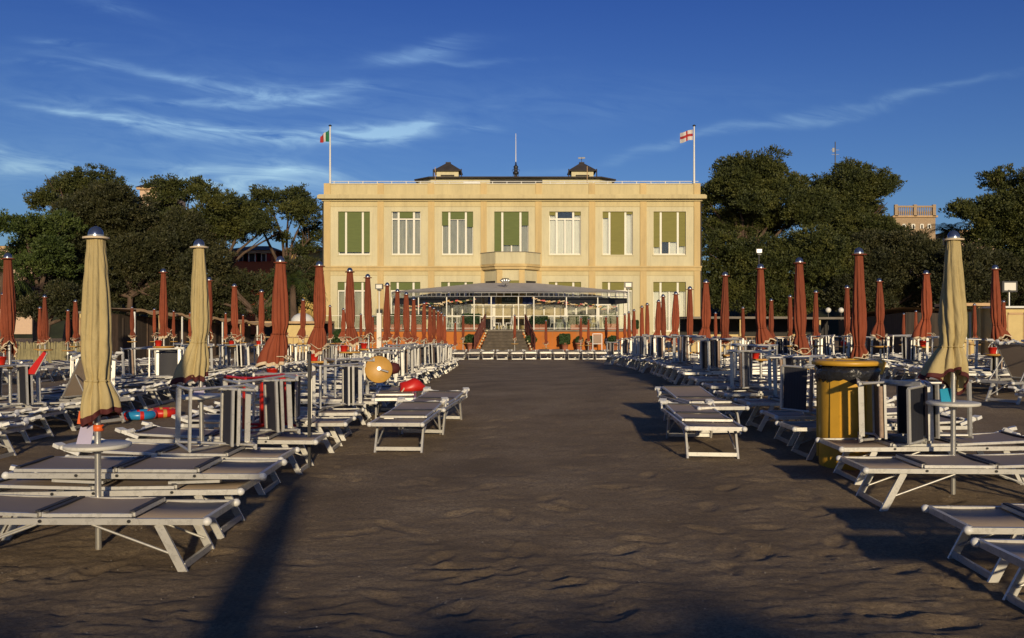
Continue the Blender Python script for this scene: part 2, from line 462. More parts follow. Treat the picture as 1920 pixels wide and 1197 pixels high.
def build_ground():
    xs = [0.0]; st = 0.028
    while xs[-1] < 260:
        xs.append(xs[-1] + st)
        if xs[-1] > 3.6: st *= 1.035
    xs = np.array([-q for q in xs[:0:-1]] + xs)
    ys = [2.2]; st = 0.020
    while ys[-1] < 420:
        ys.append(ys[-1] + st)
        st = max(0.020, min(ys[-1] * 0.0052, 40) if ys[-1] < 30 else st * 1.05)
    yb = [2.2 - .15 * k - .03 * k * k for k in range(40, 0, -1)]
    ys = np.array(yb + ys)
    X, Y = np.meshgrid(xs, ys)
    Z = np.interp(Y, GY, GZ)
    f = np.clip((Y - 8) / 8, 0, 1) * np.clip((45 - Y) / 12, 0, 1)
    Z = Z + f * 0.14 * np.clip(X / 4.0, -.6, 1)
    amp = np.clip(1.25 - np.abs(Y - 4) / 60, .25, 1) * np.where(Y > 56, 0, 1) 
    N = np.zeros_like(Z)
    for sx, sy, a, sd in [(.45, .6, .030, 1), (1.3, 3.0, .012, 2), (3.2, 8.5, .009, 3), (8, 17, .009, 4), (21, 30, .010, 5)]:
        wx = X + .25 * value_noise(X * 1.3, Y * 1.3, sd + 50); wy = Y + .25 * value_noise(X * 1.3 + 9, Y * 1.3, sd + 60)
        n = value_noise(wx * sx + 31, wy * sy + 17, sd)
        if sd in (2, 3): n = .35 - np.abs(n) * 1.6
        N += a * n * (np.clip(Y, 0, 1) * 0 + 1)
    # the trodden path is smoother than the edges beside the sunbeds
    rough = .42 + .58 * np.clip((8.2 - Y) / 3.4, 0, 1) + .35 * np.clip((np.abs(X + .2) - 1.0) / 1.5, 0, 1)
    rough = np.clip(rough, 0, 1.1)
    Z = Z + N * amp * rough
    # footprints
    r = np.random.default_rng(5)
    for i in range(620):
        fy = 2.6 + 16 * r.random() ** 1.5; fx = (r.random() - .5) * 2 * min(4.2, 1 + fy * .55); an = r.random() * PI
        L, Wd = .15, .065
        ia = np.searchsorted(ys, fy - .3); ib = np.searchsorted(ys, fy + .3); ja = np.searchsorted(xs, fx - .3); jb = np.searchsorted(xs, fx + .3)
        xx = X[ia:ib, ja:jb] - fx; y2 = Y[ia:ib, ja:jb] - fy
        a = (xx * math.cos(an) + y2 * math.sin(an)) / L; b = (-xx * math.sin(an) + y2 * math.cos(an)) / Wd
        d = np.sqrt(a * a + b * b)
        dep = (.006 + .012 * r.random()) * (1 if fy < 9 else .6)
        Z[ia:ib, ja:jb] += -dep * np.exp(-d ** 4) + dep * .45 * np.exp(-((d - 1.45) / .3) ** 2)
    ny, nx = X.shape
    co = np.stack([X, Y, Z], -1).reshape(-1, 3).astype(np.float32)
    idx = np.arange(ny * nx).reshape(ny, nx)
    q = np.stack([idx[:-1, :-1], idx[:-1, 1:], idx[1:, 1:], idx[1:, :-1]], -1).reshape(-1, 4)
    me = fast_mesh('sand', co, q, True)
    m = bpy.data.materials.new('dark_sand'); m.use_nodes = True
    t = NT(m.node_tree); t.t.nodes.clear()
    o = t.n('ShaderNodeOutputMaterial'); tcn = t.n('ShaderNodeTexCoord')
    n1 = t.n('ShaderNodeTexNoise', {'Vector': tcn.outputs['Object'], 'Scale': 0.9, 'Detail': 6.0, 'Roughness': .62})
    n2 = t.n('ShaderNodeTexNoise', {'Vector': tcn.outputs['Object'], 'Scale': 38.0, 'Detail': 6.0, 'Roughness': .85})
    n3 = t.n('ShaderNodeTexNoise', {'Vector': tcn.outputs['Object'], 'Scale': 260.0, 'Detail': 2.0})
    c = t.ramp(n1.outputs[0], [(0.34, (0.29, 0.215, 0.135)), (0.5, (0.41, 0.305, 0.19)), (0.66, (0.54, 0.41, 0.26))])
    c = t.mix(t.ramp(n2.outputs[0], [(.40, (0, 0, 0)), (.62, (.85, .85, .85))]), c, (0.18, 0.135, 0.090))
    peb = t.n('ShaderNodeTexVoronoi', {'Vector': tcn.outputs['Object'], 'Scale': 16.0})
    pm = t.m('MULTIPLY', t.m('LESS_THAN', peb.outputs['Distance'], 0.075), t.m('GREATER_THAN', n2.outputs[0], .55))
    c = t.mix(t.m('MULTIPLY', pm, .7), c, (0.5, 0.45, 0.38))
    h = t.m('ADD', t.m('MULTIPLY', n2.outputs[0], 1.0), t.m('MULTIPLY', n3.outputs[0], .35))
    b = t.n('ShaderNodeBump', {'Height': h, 'Strength': 1.0, 'Distance': 0.035})
    p = t.n('ShaderNodeBsdfPrincipled', {'Base Color': c, 'Roughness': 0.92, 'Normal': b.outputs[0]})
    p.inputs['Specular IOR Level'].default_value = .2
    t.t.links.new(p.outputs[0], o.inputs[0])
    me.materials.append(m)
    ob = bpy.data.objects.new('beach_sand', me); COL.objects.link(ob)
    tag(ob, 'dark grey brown trampled sand of the beach', 'sand', kind='structure')


def fast_mesh(name, co, quads, smooth=False):
    me = bpy.data.meshes.new(name)
    n = len(quads)
    me.vertices.add(len(co)); me.vertices.foreach_set('co', np.ascontiguousarray(co, dtype=np.float32).ravel())
    me.loops.add(n * 4); me.loops.foreach_set('vertex_index', np.ascontiguousarray(quads, dtype=np.int32).ravel())
    me.polygons.add(n); me.polygons.foreach_set('loop_start', np.arange(0, n * 4, 4, dtype=np.int32))
    try: me.polygons.foreach_set('loop_total', np.full(n, 4, dtype=np.int32))
    except Exception: pass
    me.polygons.foreach_set('use_smooth', np.full(n, smooth, dtype=bool))
    me.update(calc_edges=True)
    return me


build_ground()

# wooded hill behind everything
def build_hill():
    xs = np.linspace(-260, 260, 130); ys = np.concatenate([np.linspace(97, 130, 14), np.linspace(140, 330, 12)])
    X, Y = np.meshgrid(xs, ys)
    prof = 8.2 + 2.5 * value_noise(X * .05, Y * .02, 8) + 2.0 * value_noise(X * .25, Y * .2, 9)
    Z = -1.0 + prof * np.clip((Y - 97) / 14, 0, 1) ** .7 * (1 + (Y - 110).clip(0) / 400)
    ny, nx = X.shape; idx = np.arange(ny * nx).reshape(ny, nx)
    q = np.stack([idx[:-1, :-1], idx[:-1, 1:], idx[1:, 1:], idx[1:, :-1]], -1).reshape(-1, 4)
    me = fast_mesh('hill', np.stack([X, Y, Z], -1).reshape(-1, 3), q, True); me.materials.append(M['hill'])
    o = bpy.data.objects.new('hill', me); COL.objects.link(o)
    tag(o, 'low dark wooded hillside behind the trees', 'hill', kind='structure')
build_hill()


# ------------------------------------------------------------------ the villa (main building)
YB = 68.0
def BX(px): return PX(px, YB)
def BZ(py): return PZ(py, YB)


def wavy(mb, x0, x1, z0, z1, y, n=24, amp=.03, mi=0):
    vs = []; fs = []
    for i in range(n + 1):
        x = x0 + (x1 - x0) * i / n
        yy_ = y + amp * math.sin(i * 2.1) + amp * .5 * math.sin(i * 0.9 + 1)
        vs += [(x, yy_, z0), (x, yy_, z1)]
    for i in range(n): fs.append((2 * i, 2 * i + 2, 2 * i + 3, 2 * i + 1))
    mb.add(vs, fs, mi, True)


def build_villa():
    v = empty('seaside_villa', (0, YB, 0), 0, 'large cream two storey villa with green blinds and two small roof cupolas', 'building')
    V0 = -YB
    def bld(mb, name, mats, parent=v):
        mb.v = [(a, b - YB, c) for a, b, c in mb.v]
        return mb.build(name, mats, parent)
    xl, xr = BX(607), BX(1313); ztop = BZ(366); zb = -.6
    bays = [(BX(607), BX(714)), (BX(714), BX(808.5)), (BX(808.5), BX(907)), (BX(907), BX(1009.5)), (BX(1009.5), BX(1110)), (BX(1110), BX(1206)), (BX(1206), BX(1313))]
    up = [(634, 693.5), (734, 788.5), (828.5, 887), (926.7, 991), (1030, 1089), (1130, 1186.5), (1225.5, 1286)]
    lo = [(633, 693), (732, 788), (827, 887), None, (1029, 1089.5), (1129, 1186), (1225, 1286)]
    fz = [(BZ(503), BZ(366), BZ(478), BZ(397)), (zb, BZ(503), BZ(622), BZ(529))]
    mb = MB()
    for fl, (z0, z1, wz0, wz1) in enumerate(fz):
        for i, (b0, b1) in enumerate(bays):
            wn = (up if fl == 0 else lo)[i]
            if wn is None: mb.b2((b0, YB, z0), (b1, YB + .45, z1)); continue
            w0, w1 = BX(wn[0]), BX(wn[1])
            mb.b2((b0, YB, z0), (w0, YB + .45, z1)); mb.b2((w1, YB, z0), (b1, YB + .45, z1))
            mb.b2((w0, YB, wz1), (w1, YB + .45, z1)); mb.b2((w0, YB, z0), (w1, YB + .45, wz0))
    # side and back walls
    mb.b2((xl, YB + .45, zb), (xl + .4, YB + 20, ztop)); mb.b2((xr - .4, YB + .45, zb), (xr, YB + 20, ztop))
    mb.b2((xl, YB + 20, zb), (xr, YB + 20.4, ztop))
    bld(mb, 'wall', M['panel'])
    # flat roof + floors + dark interior partition
    mb = MB(); mb.b2((xl + .4, YB + .45, ztop - .3), (xr - .4, YB + 20, ztop - .05)); bld(mb, 'roof', M['stone'])
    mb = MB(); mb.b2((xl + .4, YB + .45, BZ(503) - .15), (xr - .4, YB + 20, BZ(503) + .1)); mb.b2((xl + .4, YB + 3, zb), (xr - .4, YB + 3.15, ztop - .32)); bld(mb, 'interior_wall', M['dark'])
    # pale raised field frames round each window: frieze strips
    for i, (b0, b1) in enumerate(bays):
        mb = MB(); mb.b2((b0 + .02, YB - .055, BZ(388)), (b1 - .02, YB - .002, BZ(378.5))); bld(mb, 'frieze', M['wall'])
        if i != 3: mb = MB(); mb.b2((b0 + .02, YB - .045, BZ(517)), (b1 - .02, YB - .002, BZ(508.5))); bld(mb, 'frieze', M['wall'])
    # pilasters, both floors
    pil = [(608, 619.5), (708, 719.5), (803, 814.5), (901.5, 912.5), (1003.5, 1015.5), (1104, 1116), (1200, 1212), (1301, 1312.5)]
    for a, b in pil:
        mb = MB(); mb.b2((BX(a), YB - .11, BZ(499)), (BX(b), YB - .06, BZ(378.5))); mb.b2((BX(a), YB - .06, BZ(499)), (BX(b), YB - .003, BZ(388)))
        if not (900 < a < 1010): mb.b2((BX(a), YB - .11, zb), (BX(b), YB - .003, BZ(508.5)))
        else: mb.b2((BX(a), YB - .05, zb), (BX(b), YB - .003, BZ(508.5)))
        bld(mb, 'pilaster', M['pilaster'])
    # main cornice, string course
    mb = MB()
    mb.b2((BX(604), YB - .22, BZ(378)), (BX(1316), YB + .3, BZ(374.6))); mb.b2((BX(598), YB - .62, BZ(374.4)), (BX(1322), YB + .3, BZ(368))); mb.b2((BX(600), YB - .54, BZ(367.9)), (BX(1320), YB + .3, BZ(366.4)))
    bld(mb, 'cornice', M['wall'])
    mb = MB(); mb.b2((BX(604.5), YB - .24, BZ(502.4)), (BX(1315), YB - .004, BZ(499.2))); mb.b2((BX(606), YB - .16, BZ(508.3)), (BX(1314), YB - .004, BZ(502.6)))
    bld(mb, 'string_course', M['pilaster'])
    # parapet
    mb = MB(); mb.b2((BX(610), YB + .02, BZ(366.2)), (BX(1310.5), YB + .32, BZ(346.5))); mb.b2((BX(609), YB - .02, BZ(346.3)), (BX(1311), YB + .36, BZ(345.2)))
    bld(mb, 'parapet', M['wall'])
    pp = [(607.5, 619.5), (708, 719.5), (802, 814), (901, 912.5), (1004, 1015.5), (1104, 1115.5), (1200, 1211.5), (1301, 1313)]
    for a, b in pp:
        mb = MB(); mb.b2((BX(a), YB - .08, BZ(366.2)), (BX(b), YB + .40, BZ(344.2))); bld(mb, 'parapet_pier', M['pilaster'])
    # parapet railing
    mb = MB(); zt = BZ(338.6)
    for z in (zt, BZ(342.3)): mb.tube([(BX(619), YB + .5, z), (BX(1312), YB + .5, z)], .028, 6)
    x = 624
    while x < 1312:
        mb.tube([(BX(x), YB + .5, BZ(366)), (BX(x), YB + .5, zt)], .035, 6); x += 27.2
    bld(mb, 'roof_railing', M['plastic_white'])
    # windows
    blinds_up = [[472, 472, 472], [None, 408, None], [422, 410, 425], [478, 459, 422], [403, 403, 403], [408, 478, 401], [463, 453, 461]]
    for fl in (0, 1):
        for i, wn in enumerate(up if fl == 0 else lo):
            if wn is None: continue
            w0, w1 = BX(wn[0]), BX(wn[1]); z0, z1 = fz[fl][2], fz[fl][3]; d = w1 - w0
            bl = blinds_up[i] if fl == 0 else ([543, 543, 543] if i < 6 else [546, 546, 546])
            fr = MB(); ya, yb_ = YB + .20, YB + .27
            a0, a1 = w0 + .235 * d, w0 + .765 * d
            for xx_, wd in ((w0 + .03, .06), (a0, .15), (a1, .15), (w1 - .03, .06)):
                fr.b2((xx_ - wd / 2, ya, z0 + .1), (xx_ + wd / 2, yb_, z1))
            fr.b2((w0, ya - .01, z0), (w1, yb_ + .01, z0 + .1))
            if i not in (0,) or fl: fr.b2(((a0 + a1) / 2 - .05, ya + .012, z0 + .1), ((a0 + a1) / 2 + .05, yb_ - .012, z1 - .5))
            if fl == 0 and i in (1, 2, 4): fr.b2((w0 + .06, ya + .006, BZ(412)), (w1 - .06, yb_ - .006, BZ(409.5)))
            if fl: fr.b2((w0 + .06, ya + .006, BZ(547)), (w1 - .06, yb_ - .006, BZ(544)))
            f = bld(fr, 'window', M['frame'])
            gl = MB(); gl.b2((w0 + .06, YB + .235, z0 + .1), (w1 - .06, YB + .243, z1)); g = bld(gl, 'glass', M['glass']); g.parent = f
            cu = MB(); bright = i >= 4
            segs = [(w0 + .02, a0 - .05), (a0 + .05, a1 - .05), (a1 + .05, w1 - .02)]
            for k, (sa, sb) in enumerate(segs):
                if fl == 0 and i == 6 and k == 1:
                    wavy(cu, (sa + sb) / 2, sb, z0 + .1, z1, YB + .40, 10, .02); continue
                wavy(cu, sa, sb, z0 + .1, z1 - (.45 if (fl == 0 and i == 4 and k == 1) else 0), YB + .40, 8 + 8 * (k == 1), .03)
            c = bld(cu, 'curtain', M['curtain_w'] if bright else M['curtain']); c.parent = f
            for k, (sa, sb) in enumerate([(w0 + .01, a0 - .085), (a0 + .085, a1 - .085), (a1 + .085, w1 - .01)]):
                if bl[k] is None or (fl == 0 and i == 4 and k == 1): continue
                bb = MB(); zz = BZ(bl[k])
                bb.b2((sa, YB + .15, zz), (sb, YB + .165, z1 - .004)); bb.b2((sa, YB + .14, zz - .035), (sb, YB + .175, zz))
                o = bld(bb, 'blind', M['blind'] if i < 3 or (i == 3) else M['olive_blind']); o.parent = f
            sl = MB(); sl.b2((w0 - .08, YB - .07, z0 - .09), (w1 + .08, YB + .19, z0 - .004)); o = bld(sl, 'sill', M['panel']); o.parent = f
    # balcony and bay beneath it
    cx = BX(957.5)
    def trap(hw_b, hw_f, dep): return [(cx - hw_b, YB - .005), (cx - hw_f, YB - dep), (cx + hw_f, YB - dep), (cx + hw_b, YB - .005)]
    mb = MB(); mb.vprism(trap(2.25, 1.12, 1.6), BZ(499), BZ(497)); mb.vprism(trap(2.42, 1.2, 1.75), BZ(501.8), BZ(499.2)); mb.vprism(trap(2.3, 1.14, 1.63), BZ(507), BZ(502)); bld(mb, 'balcony_slab', M['pilaster'])
    mb = MB(); pts = [(cx - 2.2, YB - .05), (cx - 1.08, YB - 1.5), (cx + 1.08, YB - 1.5), (cx + 2.2, YB - .05)]
    for a, b in zip(pts[:-1], pts[1:]):
        mb.bar((*a, (BZ(496.9) + BZ(476)) / 2), (*b, (BZ(496.9) + BZ(476)) / 2), .10, BZ(476) - BZ(496.9))
    bld(mb, 'balcony_parapet', M['panel'])
    mb = MB()
    for a, b in zip(pts[:-1], pts[1:]): mb.bar((*a, BZ(475.4)), (*b, BZ(475.4)), .18, .05)
    bld(mb, 'coping', M['stone'])
    mb = MB(); mb.vprism(trap(2.0, 1.0, 1.35), zb, BZ(507.1)); bld(mb, 'bay', M['panel'])
    for sx in (-1, 1):
        mb = MB(); mb.box((cx + sx * .82, YB - 1.37, (BZ(507.2) + 0) / 2), (.42, .14, BZ(507.2))); bld(mb, 'bay_pilaster', M['pilaster'])
        mb = MB(); x0, y0, x1, y1 = cx + sx * 1.15, YB - 1.18, cx + sx * 1.85, YB - .26
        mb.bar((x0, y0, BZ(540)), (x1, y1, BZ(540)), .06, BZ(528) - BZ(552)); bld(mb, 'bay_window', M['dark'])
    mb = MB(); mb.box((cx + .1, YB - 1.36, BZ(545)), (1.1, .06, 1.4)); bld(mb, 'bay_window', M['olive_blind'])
    # downpipes
    for px in (605.3, 1314.8):
        mb = MB(); mb.tube([(BX(px), YB + .1, zb), (BX(px), YB + .1, BZ(382)), (BX(px) + (.15 if px < 900 else -.15), YB - .1, BZ(376))], .06, 6); bld(mb, 'downpipe', M['roof'])
    # roof pavilion set back
    YR = 77.0
    def RX(p): return PX(p, YR)
    def RZ(p): return PZ(p, YR)
    mb = MB(); zr0, zr1 = ztop - .05, RZ(335)
    hw = RX(1150) - RX(966); cxr = RX(966)
    poly = [(cxr - hw, YR + 1.2), (cxr - hw * .86, YR), (cxr + hw * .86, YR), (cxr + hw, YR + 1.2), (cxr + hw, YR + 7), (cxr - hw, YR + 7)]
    mb.vprism(poly, zr0, zr1); bld(mb, 'penthouse_wall', M['panel'])
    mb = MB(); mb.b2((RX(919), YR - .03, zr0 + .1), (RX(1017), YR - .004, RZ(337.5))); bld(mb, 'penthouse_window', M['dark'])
    mb = MB(); mb.b2((RX(1042), YR - .06, RZ(346)), (RX(1060), YR - .004, RZ(343.5))); mb.b2((RX(870), YR - .05, RZ(346)), (RX(900), YR - .004, RZ(341))); bld(mb, 'penthouse_panel', M['plastic_white'])
    e = .35
    mb = MB()
    lo_ = [(cxr - hw - e, YR + 1.0), (cxr - hw * .86 - .1, YR - .55), (cxr + hw * .86 + .1, YR - .55), (cxr + hw + e, YR + 1.0), (cxr + hw + e, YR + 7.4), (cxr - hw - e, YR + 7.4)]
    hi_ = [(cxr - hw + 1.2, YR + 2.8), (cxr - hw * .8 + .5, YR + 2.2), (cxr + hw * .8 - .5, YR + 2.2), (cxr + hw - 1.2, YR + 2.8), (cxr + hw - 1.2, YR + 5), (cxr - hw + 1.2, YR + 5)]
    n = 6; vs = [(x, y, zr1) for x, y in lo_] + [(x, y, zr1 + .09) for x, y in lo_] + [(x, y, RZ(324) + .02) for x, y in hi_]
    fs = [tuple(range(n - 1, -1, -1)), tuple(range(2 * n, 3 * n))]
    for k in (0, 1): fs += [(k * n + i, k * n + (i + 1) % n, (k + 1) * n + (i + 1) % n, (k + 1) * n + i) for i in range(n)]
    mb.add(vs, fs); bld(mb, 'hip_roof', M['roof'])
    for pc in (836.5, 1095):
        c = RX(pc); mb = MB(); yc = YR + 2.6
        hwc = RX(1116) - RX(1095)
        mb.b2((c - hwc, yc - hwc, RZ(330)), (c + hwc, yc + hwc, RZ(315.5)))
        cup = bld(mb, 'cupola', M['panel'])
        mb = MB(); mb.b2((c - hwc * .62, yc - hwc - .04, RZ(325)), (c + hwc * .62, yc - hwc - .003, RZ(322.5))); o = bld(mb, 'louvre', M['dark']); o.parent = cup
        mb = MB(); he = hwc * 1.27; ht = hwc * .2
        vs = [(c + a * he, yc + b * he, RZ(315.6)) for a, b in ((-1, -1), (1, -1), (1, 1), (-1, 1))] + [(c + a * he, yc + b * he, RZ(314)) for a, b in ((-1, -1), (1, -1), (1, 1), (-1, 1))] + [(c + a * ht, yc + b * ht, RZ(297.5)) for a, b in ((-1, -1), (1, -1), (1, 1), (-1, 1))]
        fs = [(3, 2, 1, 0), (8, 9, 10, 11)]
        for k in (0, 1): fs += [(4 * k + i, 4 * k + (i + 1) % 4, 4 * k + 4 + (i + 1) % 4, 4 * k + 4 + i) for i in range(4)]
        mb.add(vs, fs); mb.b2((c - .22, yc - .22, RZ(297.5)), (c + .22, yc + .22, RZ(295)))
        for sx in (-1, 1): mb.tube([(c + sx * he, yc - he, RZ(330)), (c + sx * he, yc - he, RZ(312))], .05, 5)
        o = bld(mb, 'cupola_roof', M['roof']); o.parent = cup
        if pc > 1000:
            mb = MB(); mb.tube([(c, yc, RZ(295)), (c, yc, RZ(285))], .025, 5); mb.bar((c - .3, yc, RZ(286.6)), (c + .3, yc, RZ(286.2)), .03, .12); mb.tube([(c, yc - .25, RZ(288.5)), (c, yc + .25, RZ(288.5))], .02, 4)
            o = bld(mb, 'weather_vane', M['black']); o.parent = cup
    c = RX(967.5); mb = MB(); yc = YR + 3
    mb.lathe([(.3, 0), (.22, .15), (.1, .3), (.26, .42), (.27, .55), (.12, .7), (.17, .9), (.22, 1.05), (.08, 1.2), (.04, 1.5), (.03, 1.8)], 10, (c, yc, RZ(325)))
    for k in range(6):
        a = k * PI / 3; mb.tube([(c + .3 * math.cos(a), yc + .3 * math.sin(a), RZ(325)), (c + .18 * math.cos(a), yc + .18 * math.sin(a), RZ(314)), (c + .34 * math.cos(a), yc + .34 * math.sin(a), RZ(309)), (c, yc, RZ(303))], .022, 4)
    bld(mb, 'finial', M['black'])
    mb = MB(); mb.tube([(c, yc, RZ(303)), (c, yc, RZ(237))], .05, 6, r2=.025); bld(mb, 'mast', M['plastic_white'])
    for px, py in ((816, 314), (1101, 312)):
        mb = MB(); yq = YB + 1.5; mb.tube([(PX(px, yq), yq, ztop), (PX(px, yq), yq, PZ(py, yq))], .03, 5); bld(mb, 'lightning_rod', M['wood'])
    return v


build_villa()


def flagpole(px, name, label, flag):
    Y = YB + .25; x = PX(px, Y); zb_ = PZ(346, Y)
    e = empty('flagpole', (x, Y, zb_), 0, label, 'flagpole', 'flagpoles on the villa parapet')
    H = PZ(237.5, Y) - zb_
    mb = MB(); mb.tube([(0, 0, 0), (0, 0, H)], .085, 8, r2=.05); mb.build('pole', M['plastic_white'], e)
    mb = MB(); mb.lathe([(.04, 0), (.13, .03), (.12, .09), (.03, .14)], 8, (0, 0, H)); mb.build('finial', M['black'], e)
    n = 14; mb = MB(); vs = []; mis = []; fs = []
    zt = PZ(243.5, Y) - zb_; hh = PZ(243.5, Y) - PZ(266.5, Y)
    for i in range(n + 1):
        t = i / n
        for j in range(9):
            s_ = j / 8
            if flag == 'it':
                x_ = -.09 - t * .66 ; z_ = zt - s_ * hh * (.95 - .45 * t) - t * .52
                y_ = .12 * math.sin(t * 9 + s_)
            else:
                x_ = -.09 - t * .95; z_ = zt - s_ * hh * .82 - t * .22 + .05 * math.sin(t * 6); y_ = .13 * math.sin(t * 7 + s_ * .7)
            vs.append((x_, y_, z_))
    mi = []
    for i in range(n):
        for j in range(8):
            a = i * 9 + j; fs.append((a, a + 1, a + 10, a + 9))
            if flag == 'it': mi.append(0 if i < 5 else (1 if i < 9 else 2))
            else: mi.append(1 if (j in (3, 4) or i in (6, 7)) else 0)
    mb.add(vs, fs, 0, True); mb.mi = mi
    mb.build('flag', [M['flag_green'], M['flag_white'], M['flag_red']] if flag == 'it' else [M['flag_white'], M['flag_red']], e)


flagpole(619, 'flagpole', 'white flagpole at left roof corner with drooping green white and red flag', 'it')
flagpole(1301.5, 'flagpole', 'white flagpole at right roof corner with white flag bearing a red cross', 'x')


# ------------------------------------------------------------------ terrace, stairs, canopy
YT = 61.2
TZ = PZ(618.5, YT)
GF = -.45
def build_terrace():
    t = empty('terrace', (0, YT, 0), 0, 'raised terrace with bright orange retaining wall in front of the villa', 'terrace')
    def bld(mb, name, m, p=t):
        mb.v = [(a, b - YT, c) for a, b, c in mb.v]; return mb.build(name, m, p)
    x0, x1 = PX(596, YT), PX(1184, YT); sa, sb = PX(903, YT), PX(988, YT)
    mb = MB(); mb.b2((x0, YT, GF - .2), (sa, YT + .3, TZ - .12)); mb.b2((sb, YT, GF - .2), (x1, YT + .3, TZ - .12)); mb.b2((sa, YT + .15, GF - .2), (sb, YT + .3, TZ - .12))
    mb.b2((x0, YT + .3, GF - .2), (x0 + .3, YB - .2, TZ - .12)); mb.b2((x1 - .3, YT + .3, GF - .2), (x1, YB - .2, TZ - .12)); bld(mb, 'retaining_wall', M['orange_wall'])
    mb = MB(); mb.b2((x0 - .05, YT - .1, TZ - .118), (x1 + .05, YB - 1.7, TZ)); bld(mb, 'floor_slab', M['stone'])
    # low white front rail
    mb = MB()
    for a, b in ((x0, sa - .1), (sb + .1, x1)):
        for z in (.10, .95): mb.bar((a, YT + .15, TZ + z), (b, YT + .15, TZ + z), .03, .03)
        n = int((b - a) / 1.5)
        for i in range(n + 1): mb.box((a + (b - a) * i / n, YT + .15, TZ + .48), (.035, .035, .96))
    bld(mb, 'balustrade', M['frame'])
    mb = MB()
    for a, b in ((x0, sa - .1), (sb + .1, x1)): mb.b2((a, YT + .145, TZ + .16), (b, YT + .155, TZ + .91))
    bld(mb, 'balustrade_glass', M['clear'])
build_terrace()


def build_stairs():
    cx = PX(947, YT); n = 7; rise = (TZ - GF) / n
    s = empty('staircase', (cx, YT, GF), 0, 'grey stone steps climbing from the sand to the terrace', 'stairs')
    for k in range(n - 1):
        mb = MB(); hw = 1.18 + .075 * (n - 2 - k); y1 = -.12 - (n - 2 - k) * .36
        mb.b2((-hw, y1 - .36, 0), (hw, y1 - .001, rise * (k + 1))); mb.b2((-hw - .02, y1 - .40, rise * (k + 1) + .002), (hw + .02, y1 - .002, rise * (k + 1) + .04))
        mb.build('step', M['stair'], s)
    for sx in (-1, 1):
        mb = MB(); a = Vector((sx * 1.35, -.05, TZ - GF)); b = Vector((sx * 1.95, -2.55, .02))
        up_ = Vector((0, 0, 1.0))
        mb.tube([a + up_, b + up_], .045, 6); mb.tube([a + up_ * .12, b + up_ * .12], .035, 6); mb.tube([a + up_ * .55, b + up_ * .55], .02, 5)
        for i in range(13):
            p = a.lerp(b, i / 12); mb.tube([p, p + up_], .022 if i % 4 else .04, 5)
            if i < 12:
                q = a.lerp(b, (i + 1) / 12); mb.tube([p + up_ * .12, q + up_], .014, 4); mb.tube([p + up_, q + up_ * .12], .014, 4)
        mb.tube([a + up_, a + Vector((0, .9, 1.0))], .045, 6)
        mb.build('handrail', M['rail_brown'], s)
        mb = MB()
        for k in range(8):
            p = a.lerp(b, (k + .5) / 8) + Vector((-sx * .18, 0, 0)); mb.box((p.x, p.y - .1, p.z + .03), (.09, .12, .1))
        mb.build('edge_stone', M['panel'], s)
build_stairs()


